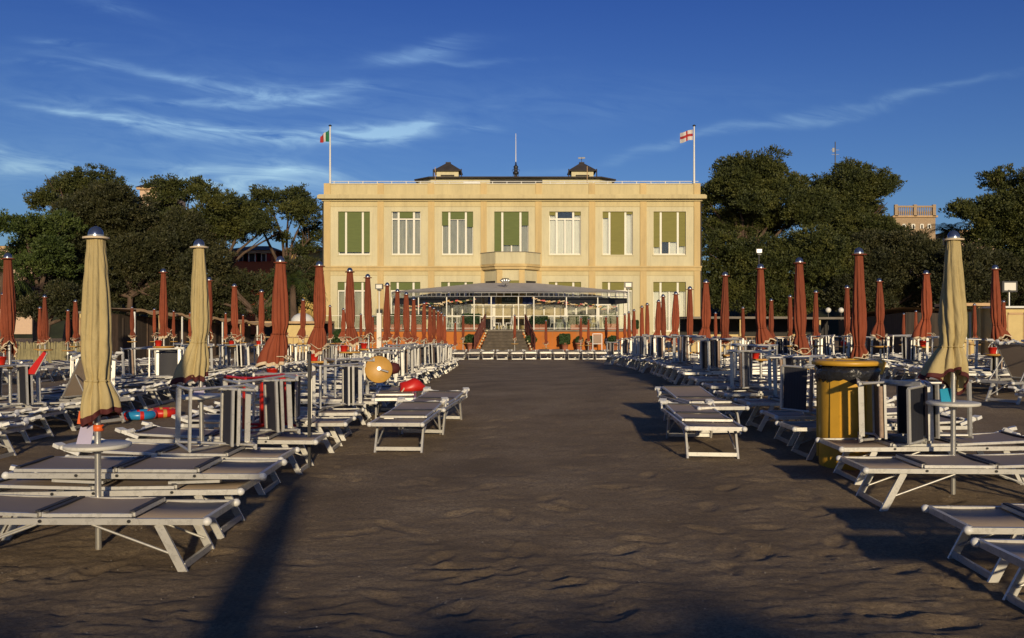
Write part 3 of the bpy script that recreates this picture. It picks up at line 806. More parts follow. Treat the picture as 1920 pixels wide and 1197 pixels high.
def build_canopy():
    YE = 61.0
    c = empty('terrace_canopy', (0, YE, TZ), 0, 'grey canvas canopy on slim white posts over the terrace', 'canopy')
    def bld(mb, name, m, p=c):
        mb.v = [(a, b - YE, z - TZ) for a, b, z in mb.v]; return mb.build(name, m, p)
    ze = PZ(548, YE)
    A = Vector((PX(734, 64.6), 64.6, PZ(548.5, 64.6))); B = Vector((PX(889, YE), YE, ze)); C_ = Vector((PX(1001, YE), YE, ze)); D = Vector((PX(1179, 64.6), 64.6, PZ(549, 64.6)))
    zr = PZ(531.5, 66.0)
    R1 = Vector((PX(903, 66), 66.2, zr)); R2 = Vector((PX(1002, 66), 66.2, zr)); A2 = Vector((A.x, 66.2, A.z + .1)); D2 = Vector((D.x, 66.2, A.z + .1))
    mb = MB()
    def tri(ps):
        n = len(ps); up_ = Vector((0, 0, .03))
        mb.add([p + up_ for p in ps] + [p for p in ps], [tuple(range(n)), tuple(range(2 * n - 1, n - 1, -1))])
    mid0 = (B + C_) / 2; mid1 = (R1 + R2) / 2
    tri([B, mid0, mid1, R1]); tri([mid0, C_, R2, mid1]); 
    def fan(P, Q, S1, S2, n=5):
        for i in range(n):
            a0, a1 = i / n, (i + 1) / n
            e0, e1 = P.lerp(Q, a0), P.lerp(Q, a1); r0, r1 = S1.lerp(S2, a0), S1.lerp(S2, a1)
            m0 = (e0 + r0) / 2 - Vector((0, 0, .0)); tri([e0, e1, r1, r0])
    fan(A, B, A2, R1); fan(C_, D, R2, D2)
    bld(mb, 'canvas_roof', M['canopy'])
    mb = MB()
    zt0, zt1 = ze - .04, PZ(556, YE)
    for P, Q, n in ((A, B, 18), (B, C_, 8), (C_, D, 20)):
        for dz_ in (.04, ze - zt1): mb.bar((P.x, P.y, P.z - dz_), (Q.x, Q.y, Q.z - dz_), .045, .045)
        for i in range(n + 1):
            p = P.lerp(Q, i / n); mb.bar((p.x, p.y, p.z - ze + zt1), (p.x, p.y, p.z - .04), .03, .03)
    for P in (A, B, C_, D, R1, R2, mid1):
        mb.bar((P.x, P.y + .05, P.z - .1), (P.x, 66.15, P.z - .08), .04, .04)
    for P, Q in ((B, R1), (C_, R2), (mid0, mid1), (A, A2), (D, D2)): mb.bar(P - Vector((0, 0, .05)), Q - Vector((0, 0, .05)), .05, .05)
    bld(mb, 'truss', M['truss'])
    for P in (A, B, C_, D, A.lerp(B, .34), A.lerp(B, .68), C_.lerp(D, .33), C_.lerp(D, .66), Vector((PX(921, YE), YE, 0)), Vector((PX(972, YE), YE, 0)), A2, D2, R1, R2):
        mb = MB(); mb.bar((P.x, P.y + (.02 if P.y < 66 else 0), TZ), (P.x, P.y + (.02 if P.y < 66 else 0), zt1 - .02 if P.y < 66 else ze - .1), .07, .07); bld(mb, 'post', M['frame'])
    # black sheets painted in for the shade under the side eaves
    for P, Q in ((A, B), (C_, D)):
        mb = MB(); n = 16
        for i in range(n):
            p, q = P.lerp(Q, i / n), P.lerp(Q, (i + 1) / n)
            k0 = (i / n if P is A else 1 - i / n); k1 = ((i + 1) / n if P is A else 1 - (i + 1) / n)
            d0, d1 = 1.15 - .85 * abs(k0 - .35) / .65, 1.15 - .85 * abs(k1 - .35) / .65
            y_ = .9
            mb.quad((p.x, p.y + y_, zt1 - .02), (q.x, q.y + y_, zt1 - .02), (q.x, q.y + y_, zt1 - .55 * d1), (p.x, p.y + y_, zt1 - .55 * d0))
        bld(mb, 'painted_shade', M['black'])
    for P, Q, s_ in ((A, B, 0), (D, C_, 1)):
        mb = MB(); r = random.Random(3 + s_)
        for rowk in range(2):
            mb = MB()
            for i in range(34):
                t_ = i / 33; p = P.lerp(Q, .15 + .85 * t_); z = zt1 - .62 + .5 * t_ - .12 * math.sin(t_ * PI * 3) ** 2 - .22 * rowk * (1 - t_)
                mb.box((p.x, p.y + .5 + rowk * .4, z + r.uniform(-.05, .05)), (.20, .05, r.uniform(.04, .10)), r.choice([0, 0, 1, 2, 3]), 0, r.uniform(-.4, .4))
            bld(mb, 'garland', [M['cream_trim'], M['hedge'], M['redplastic'], M['table_ochre']])
build_canopy()


def build_screen():
    Y = 64.2
    s = empty('glazed_screen', (0, Y, TZ), 0, 'white framed glazed screen with scalloped blinds under the canopy', 'screen')
    def bld(mb, name, m):
        mb.v = [(a, b - Y, z - TZ) for a, b, z in mb.v]; return mb.build(name, m, s)
    zt = PZ(573, Y); xs = [848, 867, 885, 906, 926, 943.5, 963, 984, 1001, 1020, 1040, 1061, 1080, 1100, 1121, 1140]
    mb = MB()
    for x in xs:
        wd = .22 if x in (926, 1061, 1121) else .09
        mb.b2((PX(x, Y) - wd / 2, Y - .04, TZ), (PX(x, Y) + wd / 2, Y + .04, zt))
    mb.b2((PX(836, Y), Y - .03, zt + .002), (PX(1145, Y), Y + .03, zt + .09))
    mb.b2((PX(836, Y), Y - .055, TZ + .85), (PX(1145, Y), Y - .042, TZ + .95)); bld(mb, 'frame', M['frame'])
    mb = MB(); mb.b2((PX(836, Y), Y + .045, TZ), (PX(1145, Y), Y + .052, zt)); bld(mb, 'glass', M['clear'])
    for a, b in zip(xs[2:11], xs[3:12]):
        x0, x1 = PX(a + 1, Y) , PX(b - 1, Y); r = (x1 - x0) / 2; cxx = (x0 + x1) / 2
        z0 = PZ(598, Y); poly = [(x0, z0), (x1, z0)] + [(cxx + r * math.cos(t * PI / 10), zt + r * .6 * math.sin(t * PI / 10)) for t in range(11)]
        mb = MB(); mb.prism(poly, Y + .12, Y + .14); bld(mb, 'scalloped_blind', M['scallop'])
    # sign over the entrance (lettering too worn to read in the photo: pale strokes)
    sg = empty('entrance_sign', (PX(954, 64.0), 64.0, PZ(569, 64.0)), 0, 'dark green sign with pale lettering hanging above the terrace entrance', 'sign')
    mb = MB(); wd, ht = PX(967, 64) - PX(941, 64), PZ(556, 64) - PZ(570, 64); mb.b2((-wd / 2, 0, 0), (wd / 2, .06, ht)); mb.build('board', M['sign_green'], sg)
    mb = MB(); r = random.Random(4)
    for i in range(7):
        x = -wd / 2 + .28 + i * .11; h = .12
        mb.box((x, -.008, ht * .52), (.018, .012, h)); 
        if i % 2: mb.box((x + .03, -.008, ht * .52 + .04), (.05, .012, .018))
        if i % 3: mb.box((x + .03, -.008, ht * .52 - .05), (.05, .012, .018))
    mb.build('lettering', M['canopy'], sg)
    # blue-dark drapes either side of the entrance sign
    for px0, px1, lab in ((915, 928, 'dark blue drape left of the entrance sign'), (980, 999, 'dark blue drape right of the entrance sign')):
        mb = MB(); wavy(mb, PX(px0, 64.05), PX(px1, 64.05), zt + .1, PZ(556, 64), 64.05, 12, .03)
        o = mb.build('drape', M['weave_blue']); tag(o, lab, 'drape')
build_screen()


def leafblob(n, box=None, rad=None, size=.05, seed=0):
    """n leaf quads filling the skin of a box or ellipsoid; returns MB"""
    r = np.random.default_rng(seed); vs = []; fs = []
    if box is not None:
        bx, by, bz = box; P = (r.random((n, 3)) - .5); ax = r.integers(0, 3, n)
        for k in range(n): P[k, ax[k]] = math.copysign(.5 + r.normal() * .02, P[k, ax[k]])
        P = P * np.array([bx, by, bz]) + np.array([0, 0, bz / 2])
    else:
        d = r.normal(size=(n, 3)); d /= np.linalg.norm(d, axis=1)[:, None]; P = d * (0.8 + .25 * r.random((n, 1))) * np.array(rad) + np.array([0, 0, rad[2]])
    a = r.normal(size=(n, 3)); a /= np.linalg.norm(a, axis=1)[:, None]; b = np.cross(a, r.normal(size=(n, 3))); b /= np.linalg.norm(b, axis=1)[:, None]
    s = size * (.6 + .8 * r.random((n, 1))); mb = MB()
    q = np.stack([P - a * s - b * s * .5, P + a * s - b * s * .5, P + a * s + b * s * .5, P - a * s + b * s * .5], 1).reshape(-1, 3)
    mb.v = [tuple(x) for x in q.tolist()]; mb.f = [[4 * i, 4 * i + 1, 4 * i + 2, 4 * i + 3] for i in range(n)]; mb.mi = [0] * n; mb.sm = [False] * n
    return mb


def planter(px0, px1, pyh, Y, label, spiky=False, seed=0, z=None):
    wd = PX(px1, Y) - PX(px0, Y); x = PX((px0 + px1) / 2, Y); z = TZ if z is None else z; bh = PZ(608, Y) - PZ(619, Y)
    e = empty('planter', (x, Y, z), 0, label, 'planter', 'hedge planters along the terrace edge')
    mb = MB(); mb.box((-wd * .23, 0, bh / 2), (wd * .44, .5, bh)); mb.box((wd * .23, 0, bh / 2), (wd * .44, .5, bh)); mb.box((0, 0, bh - .04), (wd * .96, .56, .06)); mb.build('trough', M['terracotta'], e)
    hh = PZ(pyh, Y) - PZ(608, Y)
    if spiky:
        mb = MB(); r = random.Random(seed)
        for k in range(150):
            a = r.uniform(-wd / 2, wd / 2); b = r.uniform(-.22, .22); l = hh * r.uniform(.7, 1.35); dx, dy = r.uniform(-.25, .25), r.uniform(-.2, .2)
            mb.add([(a - .015, b, bh), (a + .015, b, bh), (a + dx, b + dy, bh + l)], [(0, 1, 2)])
        mb.build('grass_tuft', M['hedge'], e)
    else:
        mb = leafblob(1500, box=(wd, .6, hh), size=.055, seed=seed); mb.v = [(a, b, c + bh - .02) for a, b, c in mb.v]
        mb.box((0, 0, bh + hh / 2 - .04), (wd * .92, .52, hh * .92)); mb.build('hedge', M['hedge'], e)


YP = YT + .5
planter(867, 899, 590, YP, 'clipped box hedge in terracotta trough immediately left of the stairs', seed=1)
planter(733, 756, 591, YP, 'clipped hedge in terracotta trough far left on terrace, near the left lamp post', seed=2)
planter(699, 712, 593, YP, 'narrow dark hedge trough at the left end of the terrace', seed=3)
planter(776, 792, 592, YP, 'short hedge trough behind the row of red parasols on the left terrace', seed=7)
planter(997, 1025, 593, YP, 'clipped hedge in terracotta trough just right of the stairs', seed=4)
planter(1068, 1102, 592, YP, 'wide dark hedge on two terracotta boxes midway along the right terrace', seed=5)
planter(1132, 1157, 588, YP, 'terracotta trough with tall spiky grasses on the right terrace', True, seed=6)
planter(1184, 1196, 594, YP + .4, 'dark hedge trough at the right end of the terrace', seed=8, z=TZ - .3)


def pot_shrub(px, py0, w_px, h_px, Y, label, square=False, seed=0, col='hedge'):
    x = PX(px, Y); s = Y / F
    e = empty('potted_shrub', (x, Y, GF), 0, label, 'shrub', 'potted shrubs along the orange wall')
    mb = MB(); mb.lathe([(.16, 0), (.24, .42), (.27, .42), (.27, .5), (.2, .5)], 12); mb.build('pot', M['terracotta'], e)
    hw, hh = w_px * s / 2, h_px * s
    if square:
        mb = leafblob(1200, box=(hw * 2, hw * 1.6, hh), size=.05, seed=seed); mb.box((0, 0, hh / 2), (hw * 1.8, hw * 1.4, hh * .9))
    else:
        mb = leafblob(1200, rad=(hw, hw, hh / 2), size=.055, seed=seed); mb.sphere((0, 0, hh / 2), hw * .8, 12, sz=hh / 2 / hw)
    mb.v = [(a, b, c + .45) for a, b, c in mb.v]
    mb.build('foliage', M[col], e)


pot_shrub(882, 0, 21, 17, YT - 1.0, 'round dark shrub in a terracotta pot at the left foot of the stairs', seed=1)
pot_shrub(996, 0, 20, 15, YT - 1.3, 'round clipped shrub in a pot at the right foot of the stairs', seed=2)
pot_shrub(1059, 0, 18, 17, YT - .8, 'square clipped shrub in a pot against the orange wall', True, seed=3)
pot_shrub(1086, 0, 14, 13, YT - .8, 'loose flowering shrub in a pot right of the square shrub', seed=4)
pot_shrub(1108, 0, 12, 13, YT - .8, 'small loose shrub in a pot left of the display board', seed=5)
pot_shrub(1150, 0, 22, 14, YT - .8, 'wide leafy shrub in a pot right of the display board', seed=6)
pot_shrub(636, 0, 24, 26, YT - .8, 'large dark shrub before the left end of the orange wall', seed=9)
def disp():
    Y = YT - 1.2; e = empty('display_board', (PX(1120, Y), Y, GF), 0, 'pale framed display board standing before the orange wall', 'board')
    mb = MB(); mb.box((0, 0, .75), (.52, .03, .55)); mb.build('panel', M['rust'], e)
    mb = MB()
    for s_ in (-1, 1): mb.bar((s_ * .3, 0, 0), (s_ * .3, 0, 1.1), .05, .05)
    mb.bar((-.3, 0, 1.1), (.3, 0, 1.1), .05, .05); mb.bar((-.27, 0, .44), (.27, 0, .44), .04, .04); mb.build('frame', M['plastic_white'], e)
disp()


def cafe_chair(px, Y, rz, lab):
    e = empty('cafe_chair', (PX(px, Y), Y, TZ), rz, lab, 'chair', 'white chairs on the terrace')
    mb = MB(); mb.box((0, 0, .44), (.44, .44, .04)); mb.build('seat', M['plastic_white'], e)
    mb = MB()
    for i in range(5): mb.bar((-.18 + .09 * i, .21, .47), (-.18 + .09 * i, .27, .86), .04, .015)
    mb.bar((-.22, .275, .86), (.22, .275, .86), .05, .05); mb.build('backrest', M['plastic_white'], e)
    for a in (-1, 1):
        for b in (-1, 1):
            mb = MB(); mb.bar((a * .19, b * .19, .42), (a * .25, b * .25, 0), .04, .04); mb.build('leg', M['plastic_white'], e)


for i, (px, rz, wh) in enumerate([(932, 1.2, 'left of the opening above the stairs'), (953, -1.3, 'right of the opening above the stairs'), (838, .6, 'behind the glass left of the hedge trough'), (858, -2, 'behind the glass beside the left hedge'), (1040, .8, 'behind the glass right of the first right hedge'), (1052, -1, 'behind glass midway between the two right hedges'), (1112, 2, 'behind glass left of the spiky grass trough')]):
    cafe_chair(px, 62.7 + (i % 3) * .25, rz, 'white terrace chair ' + wh)


# lamp posts / floodlights
def flood(px, py, Y, base, label, col=True, s_=1.0):
    x = PX(px, Y); zt = PZ(py, Y)
    e = empty('floodlight_post', (x, Y, base), 0, label, 'floodlight')
    mb = MB(); mb.tube([(0, 0, 0), (0, 0, zt - base)], .05, 8)
    if col: mb.box((0, 0, (zt - base) * .30), (.30, .25, (zt - base) * .60))
    mb.build('post', M['frame'] if col else (M['black'] if s_ == .9 else M['steel']), e)
    mb = MB(); mb.box((0, .02, zt - base + .12), (.5 * s_, .22, .36 * s_)); mb.bar((-.12, -.05, zt - base - .1), (.14, -.05, zt - base - .14), .12, .1); mb.build('housing', M['black'], e)
    mb = MB(); mb.box((0, -.1, zt - base + .12), (.38 * s_, .02, .25 * s_)); mb.build('lens', M['steel'] if s_ == .9 else M['lampglass'], e)


flood(711, 541, 60.5, GF, 'black floodlight on a white column at the left end of the canopy')
flood(1178, 538, 60.5, GF, 'black floodlight on a slim post at the right end of the canopy', False)
flood(1423, 474, 66, GF, 'small dark floodlight high against the pines right of the villa', False, .9)
flood(1892, 542, 48, GF, 'bright square floodlight on a pole above the cabins at far right', False, 1.6)
def cross_lamp():
    Y = 63; zt = PZ(531, Y); e = empty('spotlight_cluster', (PX(947.5, Y), Y, zt - .2), 0, 'cluster of chrome spotlights on top of the canopy centre', 'spotlight')
    for k in range(4):
        a = -.9 + k * .6; mb = MB(); mb.lathe([(.04, 0), (.13, .12), (.16, .3), (.15, .31)], 10); mb.v = [(x * math.cos(a * .6) + z * math.sin(a * .6) + a * .12, y, z * math.cos(a * .6) + .15) for x, y, z in mb.v]; mb.build('spotlight', M['steel'], e)
    mb = MB(); mb.tube([(0, .05, 0), (0, .05, .5)], .04, 6); mb.tube([(-.32, .05, .38), (-.2, .05, .52), (.2, .05, .52), (.32, .05, .38)], .03, 6); mb.build('bracket', M['black'], e)
cross_lamp()
for i, px in enumerate((1553, 1577)):
    Y = 60; e = empty('globe_lamp', (PX(px, Y), Y, GF), 0, ('left' if i == 0 else 'right') + ' one of two round white globe lamps before the dark trees', 'lamp', 'globe lamps right of the villa')
    H = PZ(582, Y) - GF; mb = MB(); mb.tube([(0, 0, 0), (0, 0, H - .15)], .04, 6); mb.build('post', M['black'], e)
    mb = MB(); mb.sphere((0, 0, H), .18, 14); mb.build('globe', M['lampglass'], e)


# ------------------------------------------------------------------ cabins and side pavilions
def cabin_row(p0, p1, z0, z1, n, label, posts=True, roofdepth=1.6):
    """row of bathing cabins from p0 to p1 with a thin awning"""
    a = Vector((*p0, 0)); b = Vector((*p1, 0)); d = (b - a).normalized(); nr = Vector((d.y, -d.x, 0))
    if nr.y > 0: nr = -nr
    e = empty('bathing_cabins', (a.x, a.y, GF), 0, label, 'cabins'); off = Vector((a.x, a.y, GF))
    def bld(mb, name, m):
        mb.v = [tuple(Vector(q) - off) for q in mb.v]; return mb.build(name, m, e)
    mb = MB(); back = -nr * 1.6
    vs = [a + back, b + back, b, a]; vs = [Vector((q.x, q.y, GF)) for q in vs] + [Vector((q.x, q.y, z)) for q, z in zip(vs, (z0 - .15, z1 - .15, z1 - .2, z0 - .2))]
    mb.add(vs, [(3, 2, 1, 0), (4, 5, 6, 7), (0, 1, 5, 4), (1, 2, 6, 5), (2, 3, 7, 6), (3, 0, 4, 7)]); bld(mb, 'cabin_wall', M['cabin_dark'])
    L = (b - a).length
    for i in range(n):
        t = (i + .5) / n; p = a.lerp(b, t) + nr * .012; hh = (z0 + (z1 - z0) * t) - .25 - GF
        mb = MB(); wv = d * (L / n * .36)
        mb.add([p - wv + Vector((0, 0, GF)), p + wv + Vector((0, 0, GF)), p + wv + Vector((0, 0, GF + hh)), p - wv + Vector((0, 0, GF + hh))], [(0, 1, 2, 3)])
        mb.bar(p - wv * .8 + nr * .02 + Vector((0, 0, GF + hh * .1)), p - wv * .8 + nr * .02 + Vector((0, 0, GF + hh * .95)), .05, .03)
        bld(mb, 'door', M['cabin_dark'] if i % 3 else M['bark'])
    # wavy awning
    mb = MB(); k = 40; r = random.Random(int(L * 10)); top = []
    for i in range(k + 1):
        t = i / k; p = a.lerp(b, t); zz = z0 + (z1 - z0) * t
        sag = .07 * math.sin(i * 1.3) + r.uniform(-.03, .03)
        f = p + nr * roofdepth
        top += [Vector((f.x, f.y, zz + sag - .05)), Vector((f.x, f.y, zz + sag - .17)), Vector((p.x - nr.x * 1.8, p.y - nr.y * 1.8, zz + .1))]
    fs = []
    for i in range(k): q = 3 * i; fs += [(q, q + 3, q + 5, q + 2), (q + 1, q + 4, q + 3, q)]
    mb.add(top, fs); bld(mb, 'awning', M['wood'])
    for i in range(n // 2 + 1):
        t = i / (n // 2); p = a.lerp(b, t) + nr * roofdepth * .95; mb = MB(); mb.bar((p.x, p.y, GF), (p.x, p.y, z0 + (z1 - z0) * t - .15), .07, .07); bld(mb, 'post', M['wood'] if i % 2 else M['plastic_white'])


cabin_row((PX(200, 43), 43), (PX(470, 56), 56), PZ(579, 43), PZ(607, 56), 14, 'row of dark timber bathing cabins with wavy awning, left of the villa')
cabin_row((PX(1760, 45), 45), (PX(1622, 56), 56), PZ(580, 45), PZ(597, 56), 10, 'row of dark timber bathing cabins right of the villa')


def shed(px0, px1, pyt, pyb, Y, depth, label, name='beach_cabin', col='cabin_cream', seam=None, roofm='stone', eave=.2, doors=1):
    x0, x1 = PX(px0, Y), PX(px1, Y); zt = PZ(pyt, Y)
    e = empty(name, ((x0 + x1) / 2, Y, GF), 0, label, 'cabin'); hw = (x1 - x0) / 2; H = zt - GF
    mb = MB(); mb.b2((-hw, 0, 0), (hw, depth, H)); mb.build('wall', M[col], e)
    mb = MB(); mb.b2((-hw - eave, -eave * 1.5, H + .003), (hw + eave, depth + .1, H + .09)); mb.build('roof', M[roofm], e)
    for k in range(doors):
        c = -hw + (k + .5) * 2 * hw / doors; dw = min(.42, hw / doors * .8)
        mb = MB()
        for s_ in (-1, 1): mb.b2((c + s_ * dw - .025, -.03, 0), (c + s_ * dw + .025, -.003, H * .92))
        mb.b2((c - dw, -.03, H * .88), (c + dw, -.004, H * .92)); mb.build('door', M['wood'], e)
    return e


shed(149, 160, 588, 640, 38, 1.2, 'tall narrow yellow cabin with door beside the picket fence', doors=1, eave=.05)
shed(1886, 1960, 578, 640, 42, 2.5, 'cream beach cabin at the right edge of the view', doors=2, roofm='plastic_white')


def pergola(px0, px1, pyt, Y, depth, label, infill, beam='plastic_white'):
    x0, x1 = PX(px0, Y), PX(px1, Y); zt = PZ(pyt, Y); hw = (x1 - x0) / 2; H = zt - GF
    e = empty('beach_pavilion', ((x0 + x1) / 2, Y, GF), 0, label, 'pavilion')
    mb = MB(); mb.b2((-hw, -.3, H), (hw, depth, H + .14)); mb.build('flat_roof', M[beam], e)
    mb = MB(); mb.b2((-hw, depth - .2, 0), (hw, depth - .05, H - .005)); mb.build('back_wall', M['dark'], e)
    n = max(2, int(hw * 2 / 2.2)); r = random.Random(int(px0))
    for i in range(n + 1):
        mb = MB(); x = -hw + .05 + (2 * hw - .1) * i / n; mb.bar((x, 0, 0), (x, 0, H - .002), .10, .10); mb.build('post', M['cabin_cream'], e)
    for i in range(n):
        if r.random() < infill:
            a = -hw + (2 * hw) * i / n + .1; b = a + 2 * hw / n - .2; mb = MB(); hh = r.choice([H - .1, 1.1, H - .1]); mb.b2((a, .08, 0), (b, .16, hh)); mb.build('wall_panel', M['cabin_cream'], e)
    mb = MB(); mb.bar((-hw, -.02, .95), (hw, -.02, .95), .06, .05)
    for i in range(int(hw * 2 / .35)): mb.bar((-hw + .35 * i, -.02, 0), (-hw + .35 * i, -.02, .94), .035, .03)
    mb.build('railing', M['wood'], e)


pergola(1296, 1480, 598, 57.5, 4, 'low pavilion with grey flat roof and yellow panels behind red parasols', .6, 'stone')
pergola(1482, 1592, 599, 58.5, 4, 'smaller yellow pavilion right of the grey roofed one', .8, 'stone')
pergola(1806, 1866, 574, 44, 3, 'open shelter with thin white posts beside the cream cabin', .2, 'wood')
pergola(466, 604, 607, 57, 4, 'low open timber pavilion left of the villa', .15, 'wood')
def dome():
    Y = 60; e = empty('dome_tent', (PX(567, Y), Y, PZ(604, Y)), 0, 'rounded white dome tent roof behind the timber pavilion', 'tent')
    mb = MB(); mb.lathe([(.75, -2.0), (.75, 0), (.72, .2), (.55, .42), (.3, .55), (.02, .6)], 18); mb.build('cover', M['plastic_white'], e)
    mb = MB(); mb.tube([(0, 0, .6), (0, 0, .75)], .03, 6); mb.build('finial', M['steel'], e)
dome()


def picket_fence():
    Y = 36; x0, x1 = PX(30, Y), PX(148, Y); e = empty('picket_fence', (x0, Y, GF), 0, 'pale yellow timber picket fence at far left behind the sunbeds', 'fence')
    r = random.Random(2); mb = MB(); n = 46
    for i in range(n):
        x = (x1 - x0) * i / (n - 1); h = 1.15 + r.uniform(-.05, .05); mb.box((x, 0, h / 2), (.04, .025, h), 0, 0, r.uniform(-.05, .05))
    mb.build('picket', M['fence'], e)
    mb = MB(); mb.bar((0, .03, .3), (x1 - x0, .03, .3), .03, .06); mb.bar((0, .03, .85), (x1 - x0, .03, .85), .03, .06); mb.build('rail', M['fence'], e)
picket_fence()


# far houses in gaps of the trees
def far_house(px0, px1, py_eave, py_base, Y, label, wallm, roofm, wins, shutter=None, ridge=12, balus=False):
    x0, x1 = PX(px0, Y), PX(px1, Y); zt = PZ(py_eave, Y); hw = (x1 - x0) / 2
    e = empty('house', ((x0 + x1) / 2, Y, 0), 0, label, 'house')
    mb = MB(); mb.b2((-hw, 0, 0), (hw, 9, zt)); mb.build('wall', M[wallm], e)
    mb = MB(); rz_ = ridge * Y / F
    if not balus:
        o = .5; vs = [(-hw - o, -o, zt + .003), (hw + o, -o, zt + .003), (hw + o, 9 + o, zt + .003), (-hw - o, 9 + o, zt + .003), (-hw * .4, 4, zt + rz_), (hw * .4, 4, zt + rz_)]
        mb.add(vs, [(0, 1, 5, 4), (1, 2, 5), (2, 3, 4, 5), (3, 0, 4), (3, 2, 1, 0)]); mb.build('roof', M[roofm], e)
        mb = MB(); mb.b2((-hw - .3, -.4, zt - .3), (hw + .3, -.004, zt - .02)); mb.build('cornice', M['wood'], e)
    else:
        mb.b2((-hw - .2, -.2, zt + .003), (hw + .2, 9, zt + .2)); mb.build('roof', M[roofm], e)
        mb = MB(); n = 18
        for i in range(n):
            mb.lathe([(.07, 0), (.11, .3), (.05, .7), (.07, .9)], 6, (-hw + .3 + (2 * hw - .6) * i / (n - 1), -.05, zt + .2))
        mb.b2((-hw, -.15, zt + 1.1), (hw, .05, zt + 1.28))
        for k in (-1, 0, 1): mb.box((k * (hw - .2), -.05, zt + .75), (.35, .3, 1.3))
        mb.build('balustrade', M[wallm], e)
    for (wx, wz, ww, wh) in wins:
        cx_ = PX(wx, Y) - (x0 + x1) / 2; cz = PZ(wz, Y); sw, sh = ww * Y / F / 2, wh * Y / F / 2
        mb = MB(); mb.b2((cx_ - sw, -.05, cz - sh), (cx_ + sw, -.003, cz + sh)); w_ = mb.build('window', M['dark'], e)
        mb = MB()
        for s_ in (-1, 1): mb.b2((cx_ + s_ * sw - .06, -.09, cz - sh), (cx_ + s_ * sw + .06, -.052, cz + sh))
        mb.b2((cx_ - sw, -.085, cz + sh - .06), (cx_ + sw, -.053, cz + sh + .05)); o = mb.build('frame', M['frame'], w_)
        if shutter:
            for s_ in (-1, 1):
                mb = MB(); mb.b2((cx_ + s_ * sw * 2.0 - sw * .8, -.12, cz - sh), (cx_ + s_ * sw * 2.0 + sw * .8, -.055, cz + sh)); mb.build('shutter', M[shutter], w_)
    return e


far_house(425, 512, 470, 500, 96, 'orange villa with red shutters glimpsed through the left pines', 'villa_orange', 'roof', [(452, 483, 9, 15), (473, 483, 12, 16), (495, 483, 9, 15)], 'shutter_red', 14)
far_house(545, 600, 466, 500, 97, 'yellow house with low roof glimpsed beside the villa at left', 'villa_yellow', 'roof', [(562, 480, 8, 12)], None, 8)
far_house(262, 302, 352, 500, 118, 'tall pale pink house high behind the left trees', 'villa_pink', 'roof', [(278, 376, 10, 14), (292, 400, 10, 14)], None, 22)
far_house(-10, 60, 462, 520, 98, 'cream house peeking out at the far left edge', 'villa_pink', 'roof', [(38, 480, 8, 12)], None, 4)
far_house(1676, 1754, 408, 500, 100, 'ochre villa with balustraded roof terrace above the right trees', 'villa_ochre', 'wood', [(1695, 425, 5, 8), (1712, 425, 5, 8), (1728, 425, 5, 8), (1742, 425, 5, 8)], None, 0, True)
far_house(1800, 1870, 432, 500, 104, 'pale house mostly hidden by the pine at far right', 'villa_pink', 'roof', [(1830, 445, 8, 10)], None, 5)
def antenna():
    Y = 98; x = PX(1566, Y); e = empty('aerial_mast', (x, Y, 8), 0, 'tall thin aerial mast rising above the right hand pines', 'antenna'); H = PZ(266, Y) - 8
    mb = MB(); mb.tube([(0, 0, 0), (0, 0, H)], .09, 6, r2=.05); mb.build('pole', M['black'], e)
    mb = MB(); mb.box((-.2, 0, H - .9), (.22, .06, .45)); mb.bar((-.5, 0, H - .9), (.4, 0, H - .9), .04, .04); mb.bar((-.4, 0, H - 1.4), (.4, 0, H - 1.4), .04, .04); mb.build('aerial', M['truss'], e)
antenna()


# ------------------------------------------------------------------ trees
def crown_mesh(name, puffs, n_tufts, leaf, m, seed, flat=.7, per=18):
    """puffs: (cx,cy,cz,rx,ry,rz). tufts of leaf quads on the puff skins"""
    r = np.random.default_rng(seed)
    P = np.array(puffs, dtype=float); area = (P[:, 3] * P[:, 5]); area = area / area.sum()
    k = r.choice(len(P), n_tufts, p=area)
    d = r.normal(size=(n_tufts, 3)); d /= np.linalg.norm(d, axis=1)[:, None]
    d[:, 1] -= .35; d /= np.linalg.norm(d, axis=1)[:, None]
    rad = .66 + .38 * r.random((n_tufts, 1)) ** .7
    T = P[k, :3] + d * P[k, 3:6] * rad
    # lumpy silhouettes
    T += .35 * (r.random((n_tufts, 3)) - .5)
    tr = (.28 + .34 * r.random((n_tufts, 1))) * (leaf / .13)
    n = n_tufts * per
    L = np.repeat(T, per, 0); rr = np.repeat(tr, per, 0); dd = np.repeat(d, per, 0)
    q = r.normal(size=(n, 3)); q /= np.linalg.norm(q, axis=1)[:, None]
    L = L + q * rr * np.array([1, 1, flat]) * r.random((n, 1)) ** .4
    a = q * .55 + dd * .5 + np.array([0, 0, .35]) + r.normal(size=(n, 3)) * .35; a /= np.linalg.norm(a, axis=1)[:, None]
    b = np.cross(a, r.normal(size=(n, 3))); b /= np.linalg.norm(b, axis=1)[:, None]
    s = leaf * (.6 + .9 * r.random((n, 1)))
    co = np.stack([L - a * s - b * s * .16, L - a * s * .2 + b * s * .45, L + a * s + b * s * .05, L - a * s * .1 - b * s * .45], 1).reshape(-1, 3)
    me = fast_mesh(name, co, np.arange(n * 4).reshape(-1, 4)); me.materials.append(m)
    return me


